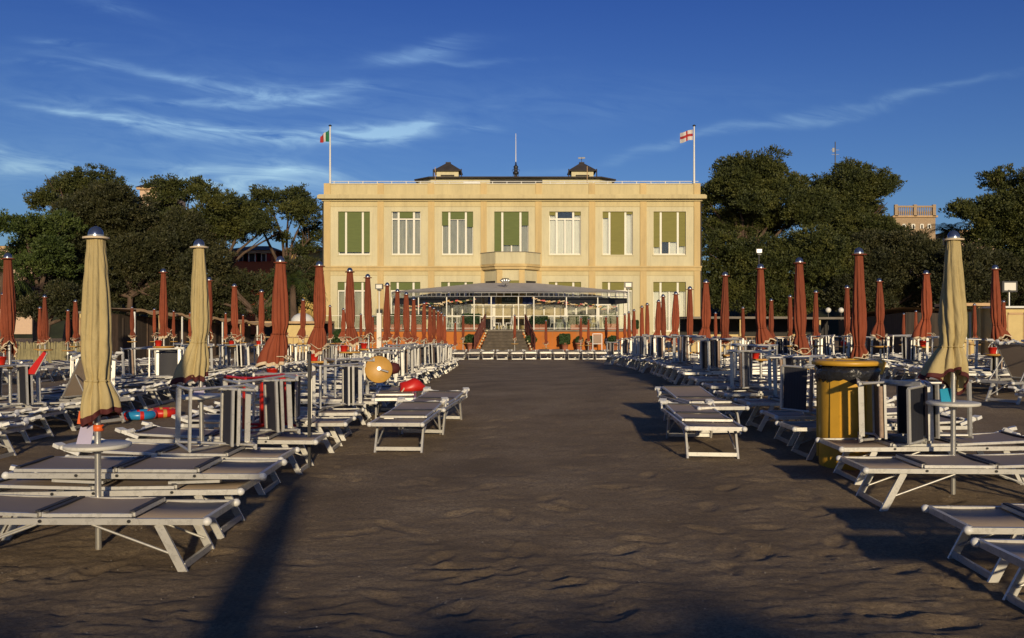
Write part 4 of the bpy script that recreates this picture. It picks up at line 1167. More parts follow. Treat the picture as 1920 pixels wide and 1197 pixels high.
def tree(name, Y, puffs_px, trunk_px, label, mt='leaf_pine', dens=1.0, seed=0, leaf=.10, ys=1.0, group='trees around the villa', limbs=True, zbase=GF):
    r = random.Random(seed); x0 = PX(trunk_px, Y)
    e = empty(name, (x0, Y, zbase), 0, label, 'tree', group)
    puffs = []; tot = 0
    for (px, py, rx, ry) in puffs_px:
        sx, sz = rx * Y / F, ry * Y / F
        base = (PX(px, Y) - x0, r.uniform(-1.5, 2.5) * ys, PZ(py, Y) - zbase)
        # break each puff into smaller billows
        nb = max(9, int(sx * sz * 3.6))
        for k in range(nb):
            a = r.uniform(0, 2 * PI); q = r.random() ** .5
            bx = base[0] + math.cos(a) * q * sx * .72; bz = base[2] + math.sin(a) * q * sz * .74; by = base[1] + r.uniform(-1, 1) * sx * .55
            s_ = min(1.35, r.uniform(.38, .66) * min(sx, sz * 1.3))
            puffs.append((bx, by, bz, s_ * 1.35, s_ * 1.2, s_ * .72)); tot += s_ * s_
    nt_ = min(26000, int(tot * 50 * dens))
    ob = bpy.data.objects.new('crown', crown_mesh('crown', puffs, nt_, leaf, M[mt], seed + 100)); COL.objects.link(ob); ob.parent = e
    # trunk with limbs reaching into the puffs
    mb = MB(); P0 = Vector((0, 0, -.3)); cz = sum(p[2] for p in puffs) / len(puffs); cxm = sum(p[0] for p in puffs) / len(puffs)
    fork = Vector((cxm * .45 + r.uniform(-.5, .5), .3, cz * .52)); tr = .26 + .012 * cz
    mb.tube([P0, P0.lerp(fork, .5) + Vector((r.uniform(-.3, .3), 0, 0)), fork], tr, 9, r2=tr * .62)
    if limbs:
        for (px, py, rx, ry) in puffs_px:
            tgt = Vector((PX(px, Y) - x0, .4, PZ(py, Y) - zbase - ry * Y / F * .2))
            mid = fork.lerp(tgt, .5) + Vector((r.uniform(-.5, .5), r.uniform(-.4, .4), r.uniform(-.2, .6)))
            mb.tube([fork, mid, tgt], tr * .5, 6, r2=.05)
            for q in range(4):
                t2 = tgt + Vector((r.uniform(-1, 1) * rx * Y / F * .7, r.uniform(-1, 1), r.uniform(-.3, .8) * ry * Y / F)); mb.tube([mid.lerp(tgt, r.random()), t2], .06, 4, r2=.02)
    mb.build('trunk', M['bark'], e)
    return e


tree('pine_tree', 72, [(40, 425, 46, 30), (100, 420, 45, 28), (20, 475, 40, 34), (85, 480, 55, 36), (55, 535, 50, 30)], 70, 'rounded bright green pine at the far left edge', 'leaf_green', 1.0, 1)
tree('pine_tree', 84, [(108, 345, 44, 30), (190, 338, 40, 30), (150, 372, 60, 28), (95, 378, 32, 20), (222, 362, 36, 26), (150, 420, 40, 22)], 125, 'tall dark stone pine with the highest crown in the left group', 'leaf_pine', 1.0, 2)
tree('holm_oak', 77, [(190, 400, 55, 42), (255, 405, 48, 40), (150, 470, 60, 50), (235, 480, 75, 55), (325, 480, 58, 50), (180, 545, 75, 45), (290, 550, 85, 48), (215, 370, 40, 26), (110, 450, 50, 40), (330, 430, 50, 34), (130, 520, 50, 44), (380, 470, 34, 30)], 240, 'broad brownish holm oak in front of the left pines', 'leaf_oak', 1.05, 3)
tree('pine_tree', 83, [(318, 358, 45, 24), (368, 356, 46, 24), (430, 388, 52, 24), (395, 412, 75, 30), (466, 400, 40, 30), (350, 436, 60, 34), (420, 436, 46, 20), (300, 395, 40, 24), (500, 420, 30, 20), (515, 436, 20, 12)], 400, 'wide spreading olive green pine left of the orange villa', 'leaf_pine', 1.05, 4)
tree('pine_tree', 86, [(540, 374, 46, 24), (502, 372, 34, 18), (568, 400, 34, 30), (580, 440, 26, 34), (585, 490, 20, 30), (470, 385, 30, 20), (556, 466, 16, 12)], 528, 'open crowned pine with bare limbs against the sky beside the villa', 'leaf_pine', 1.0, 5)
tree('holm_oak', 74, [(430, 545, 55, 36), (515, 535, 46, 36), (575, 545, 32, 50), (375, 560, 50, 44), (385, 500, 40, 44), (536, 500, 34, 18), (580, 500, 26, 26), (430, 520, 50, 22), (490, 580, 80, 20)], 480, 'low dark evergreen mass below the orange villa', 'leaf_oak', 1.0, 6)
tree('holm_oak', 68, [(60, 575, 45, 26), (125, 560, 42, 35), (0, 560, 36, 36), (180, 585, 40, 22)], 90, 'small dark evergreen low at the far left behind the fence', 'leaf_oak', 1.0, 7)
tree('pine_tree', 82, [(1440, 318, 56, 28), (1375, 326, 36, 24), (1345, 348, 28, 16), (1395, 368, 85, 34), (1485, 346, 42, 26), (1345, 408, 38, 34), (1425, 418, 80, 36), (1330, 372, 22, 26), (1400, 330, 60, 36), (1500, 390, 50, 34)], 1400, 'big rounded pine right beside the villa', 'leaf_pine', 1.1, 8)
tree('pine_tree', 84, [(1600, 322, 38, 24), (1622, 355, 42, 30), (1553, 346, 30, 18), (1640, 392, 36, 32), (1565, 396, 66, 36), (1600, 445, 80, 36), (1655, 430, 34, 32), (1530, 370, 40, 34), (1600, 360, 60, 34)], 1590, 'tall pine below the aerial mast', 'leaf_pine', 1.1, 9)
tree('pine_tree', 78, [(1345, 472, 40, 40), (1425, 485, 66, 42), (1515, 475, 66, 42), (1550, 500, 50, 40), (1340, 520, 30, 40), (1372, 545, 60, 36), (1470, 552, 70, 40)], 1440, 'lower olive pine in front of the pair right of the villa', 'leaf_pine', 1.0, 10)
tree('pine_tree', 77, [(1635, 500, 62, 38), (1700, 478, 48, 30), (1600, 550, 66, 40), (1700, 550, 66, 42), (1750, 505, 44, 36), (1738, 455, 34, 24), (1700, 446, 40, 20), (1640, 460, 46, 30), (1765, 545, 40, 40)], 1660, 'dark bushy pine below the balustraded villa', 'leaf_oak', 1.0, 11)
tree('pine_tree', 76, [(1880, 338, 38, 24), (1925, 350, 36, 30), (1850, 398, 62, 28), (1805, 390, 32, 18), (1850, 440, 50, 30), (1905, 440, 62, 40), (1900, 390, 60, 40), (1980, 400, 60, 50), (1960, 480, 60, 50)], 1900, 'tall dark pine at the right edge of the view', 'leaf_pine', 1.1, 12)
tree('holm_oak', 74, [(1800, 486, 40, 32), (1855, 515, 70, 44), (1930, 545, 66, 44), (1785, 540, 46, 42)], 1850, 'dense dark evergreen below the pine at far right', 'leaf_oak', 1.05, 13)


# a palm peeking out between the trees
def palm(px, py, Y, label, seed, R_=2.2):
    x, z = PX(px, Y), PZ(py, Y); e = empty('palm_tree', (x, Y, GF), 0, label, 'palm'); H = z - GF
    mb = MB(); mb.tube([(0, 0, -.2), (.1, 0, H * .5), (0, 0, H)], .28, 10, r2=.2); mb.build('trunk', M['bark'], e)
    r = random.Random(seed); mb = MB()
    for k in range(34):
        a = r.uniform(0, 2 * PI); el = r.uniform(-.3, 1.3); pts = []
        for i in range(7):
            t = i / 6; pts.append(Vector((math.cos(a) * R_ * t * math.cos(el * .7), math.sin(a) * R_ * t * math.cos(el * .7), H + R_ * (math.sin(el) * t - .75 * t * t))))
        side = Vector((-math.sin(a), math.cos(a), 0))
        for i in range(6):
            for s_ in (-1, 1):
                for q in range(3):
                    p = pts[i].lerp(pts[i + 1], q / 3); wv = .45 * (1 - (i / 6) ** 2) + .08
                    mb.add([p, p + (pts[i + 1] - pts[i]) * .15, p + side * s_ * wv + Vector((0, 0, -.18)) + (pts[i + 1] - pts[i]) * .6], [(0, 1, 2)])
    mb.build('fronds', M['leaf_green'], e)
palm(1775, 432, 80, 'dark palm whose fronds show behind the right beige parasol', 1, 2.6)
palm(5, 505, 66, 'dark palm with drooping fronds at the far left edge', 2, 2.4)
palm(548, 528, 66, 'palm with drooping fronds just left of the villa', 3, 2.6)


# ------------------------------------------------------------------ sunbeds
LEGH = .38
def leg_mb(sx, folded=False):
    mb = MB(); x0 = sx * .62; x1 = sx * .79
    if folded:
        for s_ in (-1, 1): mb.bar((x0, s_ * .26, .315), (x0 - sx * .38, s_ * .26, .30), .045, .022)
        mb.bar((x0 - sx * .36, -.25, .30), (x0 - sx * .36, .25, .30), .03, .022)
        return mb
    for s_ in (-1, 1):
        mb.bar((x0, s_ * .272, .335), (x1, s_ * .272, -.02), .022, .055)
        mb.tube([(x0 + (x1 - x0) * .72, s_ * .25, .10), (sx * .18, s_ * .25, .325)], .0095, 6)
    mb.bar((x0 + (x1 - x0) * .93, -.262, .035), (x0 + (x1 - x0) * .93, .262, .035), .022, .045)
    return mb


def make_sunbed(kind='flat', fab='weave'):
    e = empty('sunbed')
    m2 = [M['alu'], M['plastic_white'], M['black']]
    mb = MB()
    for s_ in (-1, 1):
        mb.bar((-.93, s_ * .305, .36), (.93, s_ * .305, .36), .030, .042)
        for x in (-.945, .945): mb.sphere((x, s_ * .305, .36), .031, 8, 1)
        for x in (.45, -.12, -.42): mb.lathe([(.012, -.0), (.012, .006)], 8, (0, 0, 0), 2); mb.v[-32:] = [(x + a, s_ * (.324 + c), .365 + b) for a, b, c in mb.v[-32:]]
    for x in (-.925, .925): mb.bar((x, -.288, .36), (x, .288, .36), .03, .045)
    mb.build('frame', m2, e)
    # foot panel
    mb = MB(); n = 6
    for i in range(n):
        xa, xb = .47 + .45 * i / n, .47 + .45 * (i + 1) / n; za = .372 - .008 * math.sin(PI * i / n); zb_ = .372 - .008 * math.sin(PI * (i + 1) / n)
        mb.add([(xa, -.286, za), (xb, -.286, zb_), (xb, .286, zb_), (xa, .286, za), (xa, -.286, za - .008), (xb, -.286, zb_ - .008), (xb, .286, zb_ - .008), (xa, .286, za - .008)], [(0, 1, 2, 3), (7, 6, 5, 4), (0, 4, 5, 1), (3, 2, 6, 7)], 0, True)
    mb.build('foot_panel', M[fab], e)
    def sub(x0, x1, name, tilt=0.0, piv=None):
        mb = MB(); z = .396
        for s_ in (-1, 1): mb.bar((x0, s_ * .27, z), (x1, s_ * .27, z), .024, .024, 0)
        for x in (x0, x1): mb.bar((x, -.256, z), (x, .256, z), .026, .028, 0)
        k = 8; vs = []; fs = []
        for i in range(k + 1):
            x = x0 + (x1 - x0) * i / k; sag = .014 * math.sin(PI * i / k)
            vs += [(x, -.266, z + .016 - sag), (x, 0, z + .010 - sag * 1.6), (x, .266, z + .016 - sag)]
        for i in range(k): q = 3 * i; fs += [(q, q + 3, q + 4, q + 1), (q + 1, q + 4, q + 5, q + 2)]
        mb.add(vs, fs, 1, True); mb.add([(a, b, c - .01) for a, b, c in vs], [f[::-1] for f in fs], 1, True)
        for x in (x0 + .012, x1 - .012): mb.bar((x, -.25, z + .020), (x, .25, z + .020), .035, .012, 2)
        if tilt:
            c, s1 = math.cos(tilt), math.sin(tilt); mb.v = [(piv + (a - piv) * c, b, z + (cc - z) * c + abs(a - piv) * s1) for a, b, cc in mb.v]
        return mb.build(name, [M['alu'], M[fab], M['weave_dark']], e)
    sub(-.13, .45, 'seat_panel')
    raised = kind == 'raised'
    sub(-.90, -.16, 'backrest', {'raised': 1.0, 'flat': .04, 'tilted': .15, 'folded': 0.0}[kind], -.16)
    if raised:
        for s_ in (-1, 1): mb = MB(); mb.tube([(-.42, s_ * .24, .76), (-.72, s_ * .27, .37)], .011, 6); mb.build('prop', M['alu'], e)
    for sx in (1, -1): leg_mb(sx, kind == 'folded').build('leg', M['alu'], e)
    # crumpled folded sunshade at the head end
    r = random.Random(9 + len(kind)); mb = MB()
    if kind != 'folded':
        if raised: bx, bz = -.56, 1.02
        else: bx, bz = -.93, .42
        pts = [(bx + r.uniform(-.05, .03), -.33 + .66 * i / 9, bz + r.uniform(-.01, .05)) for i in range(10)]
        for i in range(9): mb.tube([pts[i], pts[i + 1]], r.uniform(.018, .035), 6, r2=r.uniform(.015, .035))
        for s_ in (-1, 1): mb.bar((bx + .10, s_ * .335, bz - .02), (bx - .09, s_ * .32, bz + .05), .02, .035); mb.box((bx - .09, s_ * .3, bz + .055), (.07, .09, .035), 0, .4 * s_, .3)
        mb.build('sunshade', M['plastic_white'], e)
    return e


BEDS = {}
for kd in ('flat', 'raised', 'folded', 'tilted'):
    BEDS[kd] = make_sunbed(kd)
BEDS['blue'] = make_sunbed('flat', 'weave_blue')
for b_ in BEDS.values(): b_.scale = (1, 1, .92)


# ------------------------------------------------------------------ armchair (lying on its side on the beds)
def make_chair(fab='weave_dark', framem='alu', upright=False):
    e = empty('folding_armchair'); fm = M[framem]
    for s_ in (-1, 1):
        x = s_ * .27; mb = MB()
        mb.tube([(x, -.26, .60), (x, .24, .62)], .015, 8)      # arm
        mb.bar((x, -.25, .612), (x, .20, .632), .05, .02)
        mb.tube([(x, -.27, .015), (x, .20, .60)], .0135, 8)    # crossing legs
        mb.tube([(x * .94, .27, .015), (x * .94, -.23, .60)], .0135, 8)
        mb.tube([(x, -.30, .015), (x, .30, .015)], .014, 8)
        mb.build('side_frame', fm, e)
    for y, z, w1, w2 in ((-.27, .015, .045, .022), (.27, .015, .022, .045), (-.22, .40, .045, .022), (.19, .40, .05, .022), (.02, .60, .02, .05)):
        if z == .60 and upright: continue
        mb = MB(); mb.bar((-.258, y, z), (.258, y, z), w1, w2); mb.build('cross_rail', fm, e)
    mb = MB(); k = 6; vs = []; fs = []
    for i in range(k + 1):
        y = -.22 + .41 * i / k; z = .418 - .03 * math.sin(PI * i / k); vs += [(-.25, y, z), (.25, y, z)]
    for i in range(k): q = 2 * i; fs += [(q, q + 1, q + 3, q + 2)]
    mb.add(vs, fs, 0, True); mb.add([(a, b, c - .008) for a, b, c in vs], [f[::-1] for f in fs], 0, True)
    mb.build('seat', M[fab], e)
    mb = MB(); y0, z0, y1, z1 = (.19, .56, .28, .92) if upright else (.20, .455, -.16, .47)
    for s_ in (-1, 1): mb.tube([(s_ * .255, y0, z0), (s_ * .255, y1, z1)], .0135, 8)
    mb.bar((-.25, y1, z1), (.25, y1, z1), .022, .03)
    b = mb.build('back_frame', fm, e)
    d = Vector((0, y1 - y0, z1 - z0)); p0 = Vector((0, y0, z0)); nn = Vector((0, -d.z, d.y)).normalized() * .01
    a_, b_ = p0 + d * .15, p0 + d * .93; hx = Vector((.245, 0, 0))
    vs = [a_ - hx, a_ + hx, b_ + hx, b_ - hx]; vs = vs + [q + nn for q in vs]
    mb = MB(); mb.add(vs, [(0, 1, 2, 3), (7, 6, 5, 4), (0, 4, 5, 1), (3, 2, 6, 7), (0, 3, 7, 4), (1, 5, 6, 2)])
    mb.build('backrest', M[fab], e)
    mb = MB(); mb.tube([(-.245, y0 + .01, z0 - .015), (.245, y0 + .01, z0 - .015)], .021, 8); mb.build('webbing_edge', M['rust'], e)
    return e


CHAIRS = {'dark': make_chair(), 'upright': make_chair(upright=True), 'red': make_chair('redplastic', 'redplastic')}


# ------------------------------------------------------------------ parasols
CL = 1.27           # cloth length
PH = 2.29           # full height
def closed_cloth(seed, swing=(0, 0), width=1.0, tie=.78, fold=9, fat=.1):
    lk = .45 if seed == 1 else 1.0
    r = random.Random(seed); n = 84; k = 50; mb = MB(); vs = []; fs = []
    ph = [r.uniform(0, 6.28) for _ in range(6)]; tw = r.uniform(-1.6, 1.6)
    for i in range(k + 1):
        t = i / k
        if t < tie:
            q = t / tie; R0 = .058 + fat * .50 * math.sin(min(1, q * 1.15) * PI / 2) ** 1.1
            if q > .75: R0 *= 1 - .30 * ((q - .75) / .25) ** 2
        else:
            q = (t - tie) / (1 - tie); R0 = (.058 + fat * .50) * .72 + (.030 + fat * .22) * math.sin(q * PI * .62)
        R0 *= width
        for j in range(n):
            a = 2 * PI * j / n
            am = (.05 + .10 * min(1, t * 2.5)) * (1 if t < tie else 1.5) + .10 * math.exp(-((t - tie) / .06) ** 2)
            f = am * (1 - abs(math.sin(a * fold / 2 + tw * t * 2.2 + ph[0]))) * 1.6
            f += .10 * (1 - abs(math.sin(a * 10 + tw * t * 5))) * (math.exp(-t / .12) + 1.2 * math.exp(-((t - tie) / .05) ** 2)) + .05 * (1 - abs(math.sin(a * 7 + 5 * math.sin(t * 5 + ph[5]))))
            f += .07 * math.sin(a * 2 + ph[1] + tw * t * 3) + .04 * math.sin(a * 5 + ph[2] + 4 * t)
            rr = R0 * (1 - f)
            sw = max(0, (t - tie * .9)) / (1 - tie * .9)
            low = CL * t
            if t > tie:
                lobe = .10 * math.sin(a + ph[3]) + .05 * math.sin(2 * a + ph[4]) + .035 * abs(math.sin(a * fold / 2 + ph[0]))
                low -= lk * lobe * ((t - tie) / (1 - tie)) ** 1.3 * .8
            # fabric swung to one side below the tie
            sd = max(0, math.cos(a - math.atan2(swing[1], swing[0] + 1e-6))) ** 2.5 * math.hypot(*swing) * sw ** 1.1
            dx, dy = math.cos(a) * (rr + sd * .6), math.sin(a) * (rr + sd * .6)
            vs.append((dx + swing[0] * sw * .15, dy + swing[1] * sw * .15, PH - .075 - low))
    for i in range(k):
        for j in range(n):
            a = i * n + j; b = i * n + (j + 1) % n; fs.append((a, a + n, b + n, b))
    mb.add(vs, fs, 0, True)
    hem = vs[k * n:]; hem2 = vs[(k - 1) * n:k * n]; hem3 = vs[(k - 2) * n:(k - 1) * n]
    tie_ring = vs[int(tie * k) * n:(int(tie * k) + 1) * n]
    return mb, hem, hem2, tie_ring, hem3


def make_parasol(colour, seed, swing=(0, 0), width=1.0, tie=.78, fat=.1):
    e = empty('beach_parasol'); r = random.Random(seed + 40)
    mb, hem, hem2, ring, hem3 = closed_cloth(seed, swing, width, tie, fat=fat)
    cl = mb.build('closed_canopy', M[colour], e)
    c = Vector((0, 0, 0)); tr = MB(); n = len(hem)
    # hem band, a hand's breadth of contrasting tape
    band = [];  fs = []
    for a, b in zip(hem, hem2):
        a = Vector(a); b = Vector(b); d = (a - b)
        o = Vector((a.x, a.y, 0)); o = o.normalized() * .004 if o.length > 1e-4 else o
        w_ = .75 if colour == 'beige' else .5
        band += [tuple(b + o + d * .1), tuple(b + d * (1 + w_) + o)]
    for j in range(n): q = 2 * j; q2 = 2 * ((j + 1) % n); fs.append((q, q + 1, q2 + 1, q2))
    tr.add(band, fs, 0, True)
    tr.tube([band[2 * j + 1] for j in range(n)] + [band[1]], .006, 4, 0 if colour == 'beige' else 1)
    if colour == 'red':          # loose cream cords curling out of the hem
        for q in range(3):
            a = r.uniform(0, 6.28); z = PH - CL - .02; R_ = .10 + r.uniform(0, .06)
            tr.tube([(math.cos(a + t * .5) * R_ * (1 + .35 * math.sin(t * 1.3)), math.sin(a + t * .5) * R_, z - .02 + .045 * math.sin(t * 1.1 + q)) for t in range(8)], .007, 4, 1)
    o = tr.build('hem', [M['dark_trim'] if colour == 'beige' else M['cream_trim'], M['cream_trim']], cl)
    st = MB(); st.tube([(x * 1.03, y * 1.03, z) for x, y, z in ring] + [tuple(Vector(ring[0]) * 1.0)], .009, 5)
    a0 = ring[46]; st.bar((a0[0] * 1.05, a0[1] * 1.05, a0[2]), (a0[0] * 1.2, a0[1] * 1.3, a0[2] - .26), .018, .005)
    st.build('tie_strap', M[colour], e)
    mb = MB(); mb.lathe([(.088, -.012), (.090, 0), (.06, .006)], 18, (0, 0, PH - .075)); mb.build('top_ring', M['cream_trim'] if colour == 'beige' else M[colour], e)
    mb = MB(); mb.lathe([(.052, 0), (.052, .022), (.044, .044), (.028, .062), (.006, .072)], 16, (0, 0, PH - .069)); mb.lathe([(.054, 0), (.054, .012)], 16, (0, 0, PH - .070), 1, cap=False); mb.build('cap', [M['blue_cap'], M['steel']], e)
    mb = MB(); mb.tube([(0, 0, -.6), (0, 0, PH - .1)], .0225, 12); mb.tube([(0, 0, .95), (0, 0, 1.04)], .027, 12); mb.build('pole', M['steel'], e)
    mb = MB(); zt = .735; tm = M['table_white'] if colour == 'beige' else M['table_ochre']; q = .225 if colour == 'beige' else .21
    mb.lathe([(.03, -.012), (q - .01, -.012), (q, -.006), (q, .014), (q - .008, .018), (.03, .018)], 28, (0, 0, zt)); mb.lathe([(.035, -.045), (.04, -.012)], 12, (0, 0, zt)); mb.build('table', tm, e)
    return e


PAR = {'beige': [make_parasol('beige', 1, (.06, 0), 1.0, .80, .105), make_parasol('beige', 2, (-.26, -.03), .92, .74, .10), make_parasol('beige', 3, (-.20, 0), 1.05, .76, .115)],
       'red': [make_parasol('red', 11, (0, 0), .85, .84, .09), make_parasol('red', 12, (-.28, 0), 1.02, .72, .10), make_parasol('red', 13, (.08, 0), .9, .80, .10),
               make_parasol('red', 14, (-.14, 0), .92, .74, .105), make_parasol('red', 15, (.05, .02), .82, .86, .10), make_parasol('red', 16, (.2, 0), .9, .76, .095)]}
index_children()
USED = set()


def inst(proto, loc, rot, label, cat, group, name=None):
    """the first use moves the source itself, later uses copy it and its parts"""
    if proto.name in USED: o = copy_tree(proto)
    else: USED.add(proto.name); o = proto
    o.location = loc; o.rotation_euler = rot
    for k in ('label', 'category', 'group'):
        if k in o: del o[k]
    tag(o, label, cat, group)
    return o


# cups / red tubs that stand on parasol tables
def make_tub():
    e = empty('beach_bucket'); mb = MB(); mb.lathe([(.05, 0), (.075, .11), (.078, .11), (.07, .10), (.045, .01)], 14, cap=False); mb.lathe([(.05, 0), (.05, .004)], 14); mb.build('pail', M['redplastic'], e)
    mb = MB(); mb.tube([(-.075, 0, .105), (-.05, 0, .16), (0, 0, .18), (.05, 0, .16), (.075, 0, .105)], .005, 5); mb.build('handle', M['plastic_white'], e); return e
TUB = make_tub()
index_children()

ROWS = {}
POLES = []


def parasol(px, Y, ptop, colour, var, row, i, label, rz=None):
    x = PX(px, Y); zt = PZ(ptop, Y); z = zt - PH
    rz = (random.uniform(-.3, .3)) if rz is None else rz
    o = inst(PAR[colour][var], (x, Y, z), (random.uniform(-.012, .012), random.uniform(-.014, .014), rz), label, 'parasol', row)
    sc = 1.0
    POLES.append((x, Y, z))
    return o


def side_table_item(o, k):
    pass


# left inner row: (px, Y, top py)
L1 = [(185, 6.42, 425, 'beige', 0), (379, 8.95, 449, 'beige', 1), (527, 11.55, 481, 'red', 1), (602, 14.0, 490, 'red', 3), (658, 16.6, 502, 'red', 2), (692, 18.7, 514, 'red', 0),
      (724, 21.0, 530, 'red', 4), (743, 23.0, 542, 'red', 0), (763, 25.2, 548, 'red', 2), (776, 27.2, 558, 'red', 4), (795, 30.0, 566, 'red', 0), (806, 32.2, 572, 'red', 4),
      (814, 34.2, 576, 'red', 0), (822, 36.3, 581, 'red', 4), (828, 38.2, 585, 'red', 0), (834, 40.0, 590, 'red', 4)]
R1 = [(1787, 8.15, 433, 'beige', 2), (1611, 10.55, 465, 'red', 0), (1501, 12.7, 483, 'red', 2), (1427, 14.7, 495, 'red', 5), (1358, 16.9, 510, 'red', 4), (1324, 19.0, 524, 'red', 3),
      (1293, 21.2, 537, 'red', 4), (1265, 23.6, 547, 'red', 3), (1245, 25.8, 552, 'red', 4), (1233, 27.9, 562, 'red', 1), (1214, 30.6, 568, 'red', 4), (1204, 32.6, 573, 'red', 0),
      (1190, 36.0, 580, 'red', 4), (1180, 38.6, 584, 'red', 0)]
L2 = [(20, 12.5, 475, 'red', 0), (178, 15.2, 492, 'red', 2), (308, 18.0, 504, 'red', 4), (390, 20.3, 520, 'red', 0), (441, 22.6, 532, 'red', 2), (490, 25.2, 543, 'red', 0), (533, 28.2, 552, 'red', 4), (568, 31.4, 560, 'red', 3),
      (598, 34, 567, 'red', 0), (620, 36.4, 572, 'red', 4), (643, 39.6, 578, 'red', 3), (677, 45, 588, 'red', 0)]
R2 = [(1869, 15.7, 497, 'red', 5), (1739, 18.3, 507, 'red', 1), (1652, 20.6, 522, 'red', 3), (1589, 22.9, 535, 'red', 0), (1529, 25.2, 544, 'red', 4), (1482, 27.5, 553, 'red', 0), (1445, 29.8, 560, 'red', 2), (1393, 35, 575, 'red', 4), (1342, 40, 585, 'red', 0)]
rown = {'L1': ('parasols in the row left of the sand path', 'in the row left of the path'), 'R1': ('parasols in the row right of the sand path', 'in the row right of the path'),
        'L2': ('parasols in the outer left row', 'in the outer left row'), 'R2': ('parasols in the outer right row', 'in the outer right row')}
for key, lst in (('L1', L1), ('R1', R1), ('L2', L2), ('R2', R2)):
    for i, (px, Y, tp, colr, var) in enumerate(lst):
        g, wh = rown[key]
        if colr == 'beige':
            lab = {'L10': 'large closed beige parasol with white round table, nearest on the left', 'L11': 'closed beige parasol with dark red hem swept left, second on the left', 'R10': 'closed beige parasol with dark red hem beside the yellow bin'}[key + str(i)]
        else: lab = 'closed brick red parasol, %s from the camera %s' % (ordn(i), wh)
        rz_ = {'L10': .1, 'L11': 0, 'L12': 0, 'R10': 0}.get(key + str(i))
        parasol(px, Y, tp, colr, var, g, i, lab, rz_)
# scattered far ones
FAR = [(8, 24, 548), (85, 25.5, 553), (143, 30, 562), (127, 34, 580), (75, 33, 575), (248, 40, 575), (290, 42, 578), (325, 45, 582), (356, 47, 585), (456, 50, 590), (423, 46, 586), (698, 47, 592),
       (1693, 44, 587), (1828, 34, 569), (1883, 31, 563), (1716, 40, 582)]
FARL = ['red parasol at the far left edge behind the first', 'red parasol left of the yellow cabin, before the picket fence', 'small red parasol against the yellow cabin', 'small red parasol just left of the yellow cabin', 'small red parasol before the picket fence left end',
        'small red parasol before the dark cabins, nearest the yellow cabin', 'small red parasol before the cabins, left of the tall red one', 'small red parasol before the cabins, right of the tall red one', 'small red parasol left of the second beige parasol',
        'tiny red parasol before the timber pavilion', 'tiny red parasol at the end of the left cabins', 'tiny red parasol before the left orange wall', 'small red parasol before the right dark cabins', 'slim red parasol just right of the beige parasol', 'thin red parasol beside the cream cabin', 'slim red parasol half behind a tall red one by the right cabins']
for i, ((px, Y, tp), lab) in enumerate(zip(FAR, FARL)): parasol(px, Y, tp, 'red', (0, 4, 2)[i % 3], 'small parasols far back at the sides', i, 'closed ' + lab)
CR = [(868, 49, 590, 'left of the stairs before the hedge trough'), (853, 50, 603, 'left of the stairs, shorter one'), (965, 48, 590, 'standing right in front of the stairs'), (1024, 50, 600, 'right of the stairs before the orange wall'), (1089, 49, 594, 'before the wide double hedge trough'),
      (1103, 52, 597, 'just right of the wide hedge trough'), (1137, 50, 593, 'before the spiky grass trough'), (1158, 48, 592, 'right of the spiky grass trough'), (1171, 46, 588, 'near the right end of the terrace')]
for i, (px, Y, tp, wh) in enumerate(CR): parasol(px, Y, tp, 'red', (0, 4)[i % 2], 'parasols in the cross row before the terrace', i, 'small closed red parasol ' + wh)


# ------------------------------------------------------------------ place the sunbeds
rn2 = random.Random(77)
BEDTOP = .385


def bed(x, y, rz, label, group, kind='flat', dz=0.0, tilt=0.0):
    z = gz(x, y) + dz
    if kind == 'flat' and y > 10.8 and rn2.random() < .3: kind = 'tilted'
    return inst(BEDS[kind], (x, y, z), (random.uniform(-.012, .012), random.uniform(-.012, .012) + tilt, rz), label, 'sunbed', group)


rn = random.Random(21)
CHN = [0]


def chair_on(x, y, z, rz, label, kind='dark', group='armchairs lying on the sunbeds'):
    CHN[0] += 1
    base_ = PI if rz > 1.6 else 0.0; sm_ = rz - base_
    rz = base_ - math.atan2(x, y) + math.copysign(.10 + abs(sm_) * .6, sm_)
    if kind == 'dark' and CHN[0] > 9 and rn.random() < .12: kind = 'upright'; rz += rn.choice((-1, 1)) * rn.uniform(.9, 1.4)
    return inst(CHAIRS[kind], (x, y, z + .285), (rn.uniform(-.03, .03), R(90) + rn.uniform(-.05, .05), rz), label, 'armchair', group)


# near left, hand placed (foot end towards +X)
GL, GR = 'sunbeds in the row left of the sand path', 'sunbeds in the row right of the sand path'
bed(-2.90, 6.12, 0.0, 'taupe mesh sunbed nearest the camera on the left, before the beige parasol pole', GL)
bed(-2.93, 6.93, 0.01, 'taupe sunbed on the left carrying a second folded sunbed on top', GL)
bed(-2.78, 6.98, 0.0, 'sunbed with folded legs stacked on another behind the nearest left parasol', GL, 'folded', .125)
bed(-3.00, 8.35, 0.0, 'taupe sunbed left, third from the camera, with an armchair tipped on its foot end', GL)
bed(-2.93, 9.45, 0.0, 'taupe sunbed left, just beyond the second beige parasol, under a tipped armchair', GL)
n_ = 4
for i, (px, Y, tp, colr, var) in enumerate(L1):
    if i < 2: continue
    for k, dy in enumerate((-.62, .42)):
        y = Y + dy + rn.uniform(-.06, .06)
        x = -2.92 + rn.uniform(-.07, .07) - (.0 if Y < 25 else (Y - 25) * .022)
        bed(x, y, rn.uniform(-.03, .03), 'white framed sunbed %s the %s parasol %s' % ('just before' if k == 0 else 'just beyond', ordn(i), 'of the row left of the path'), GL, 'blue' if (i in (7,) and k) else 'flat')
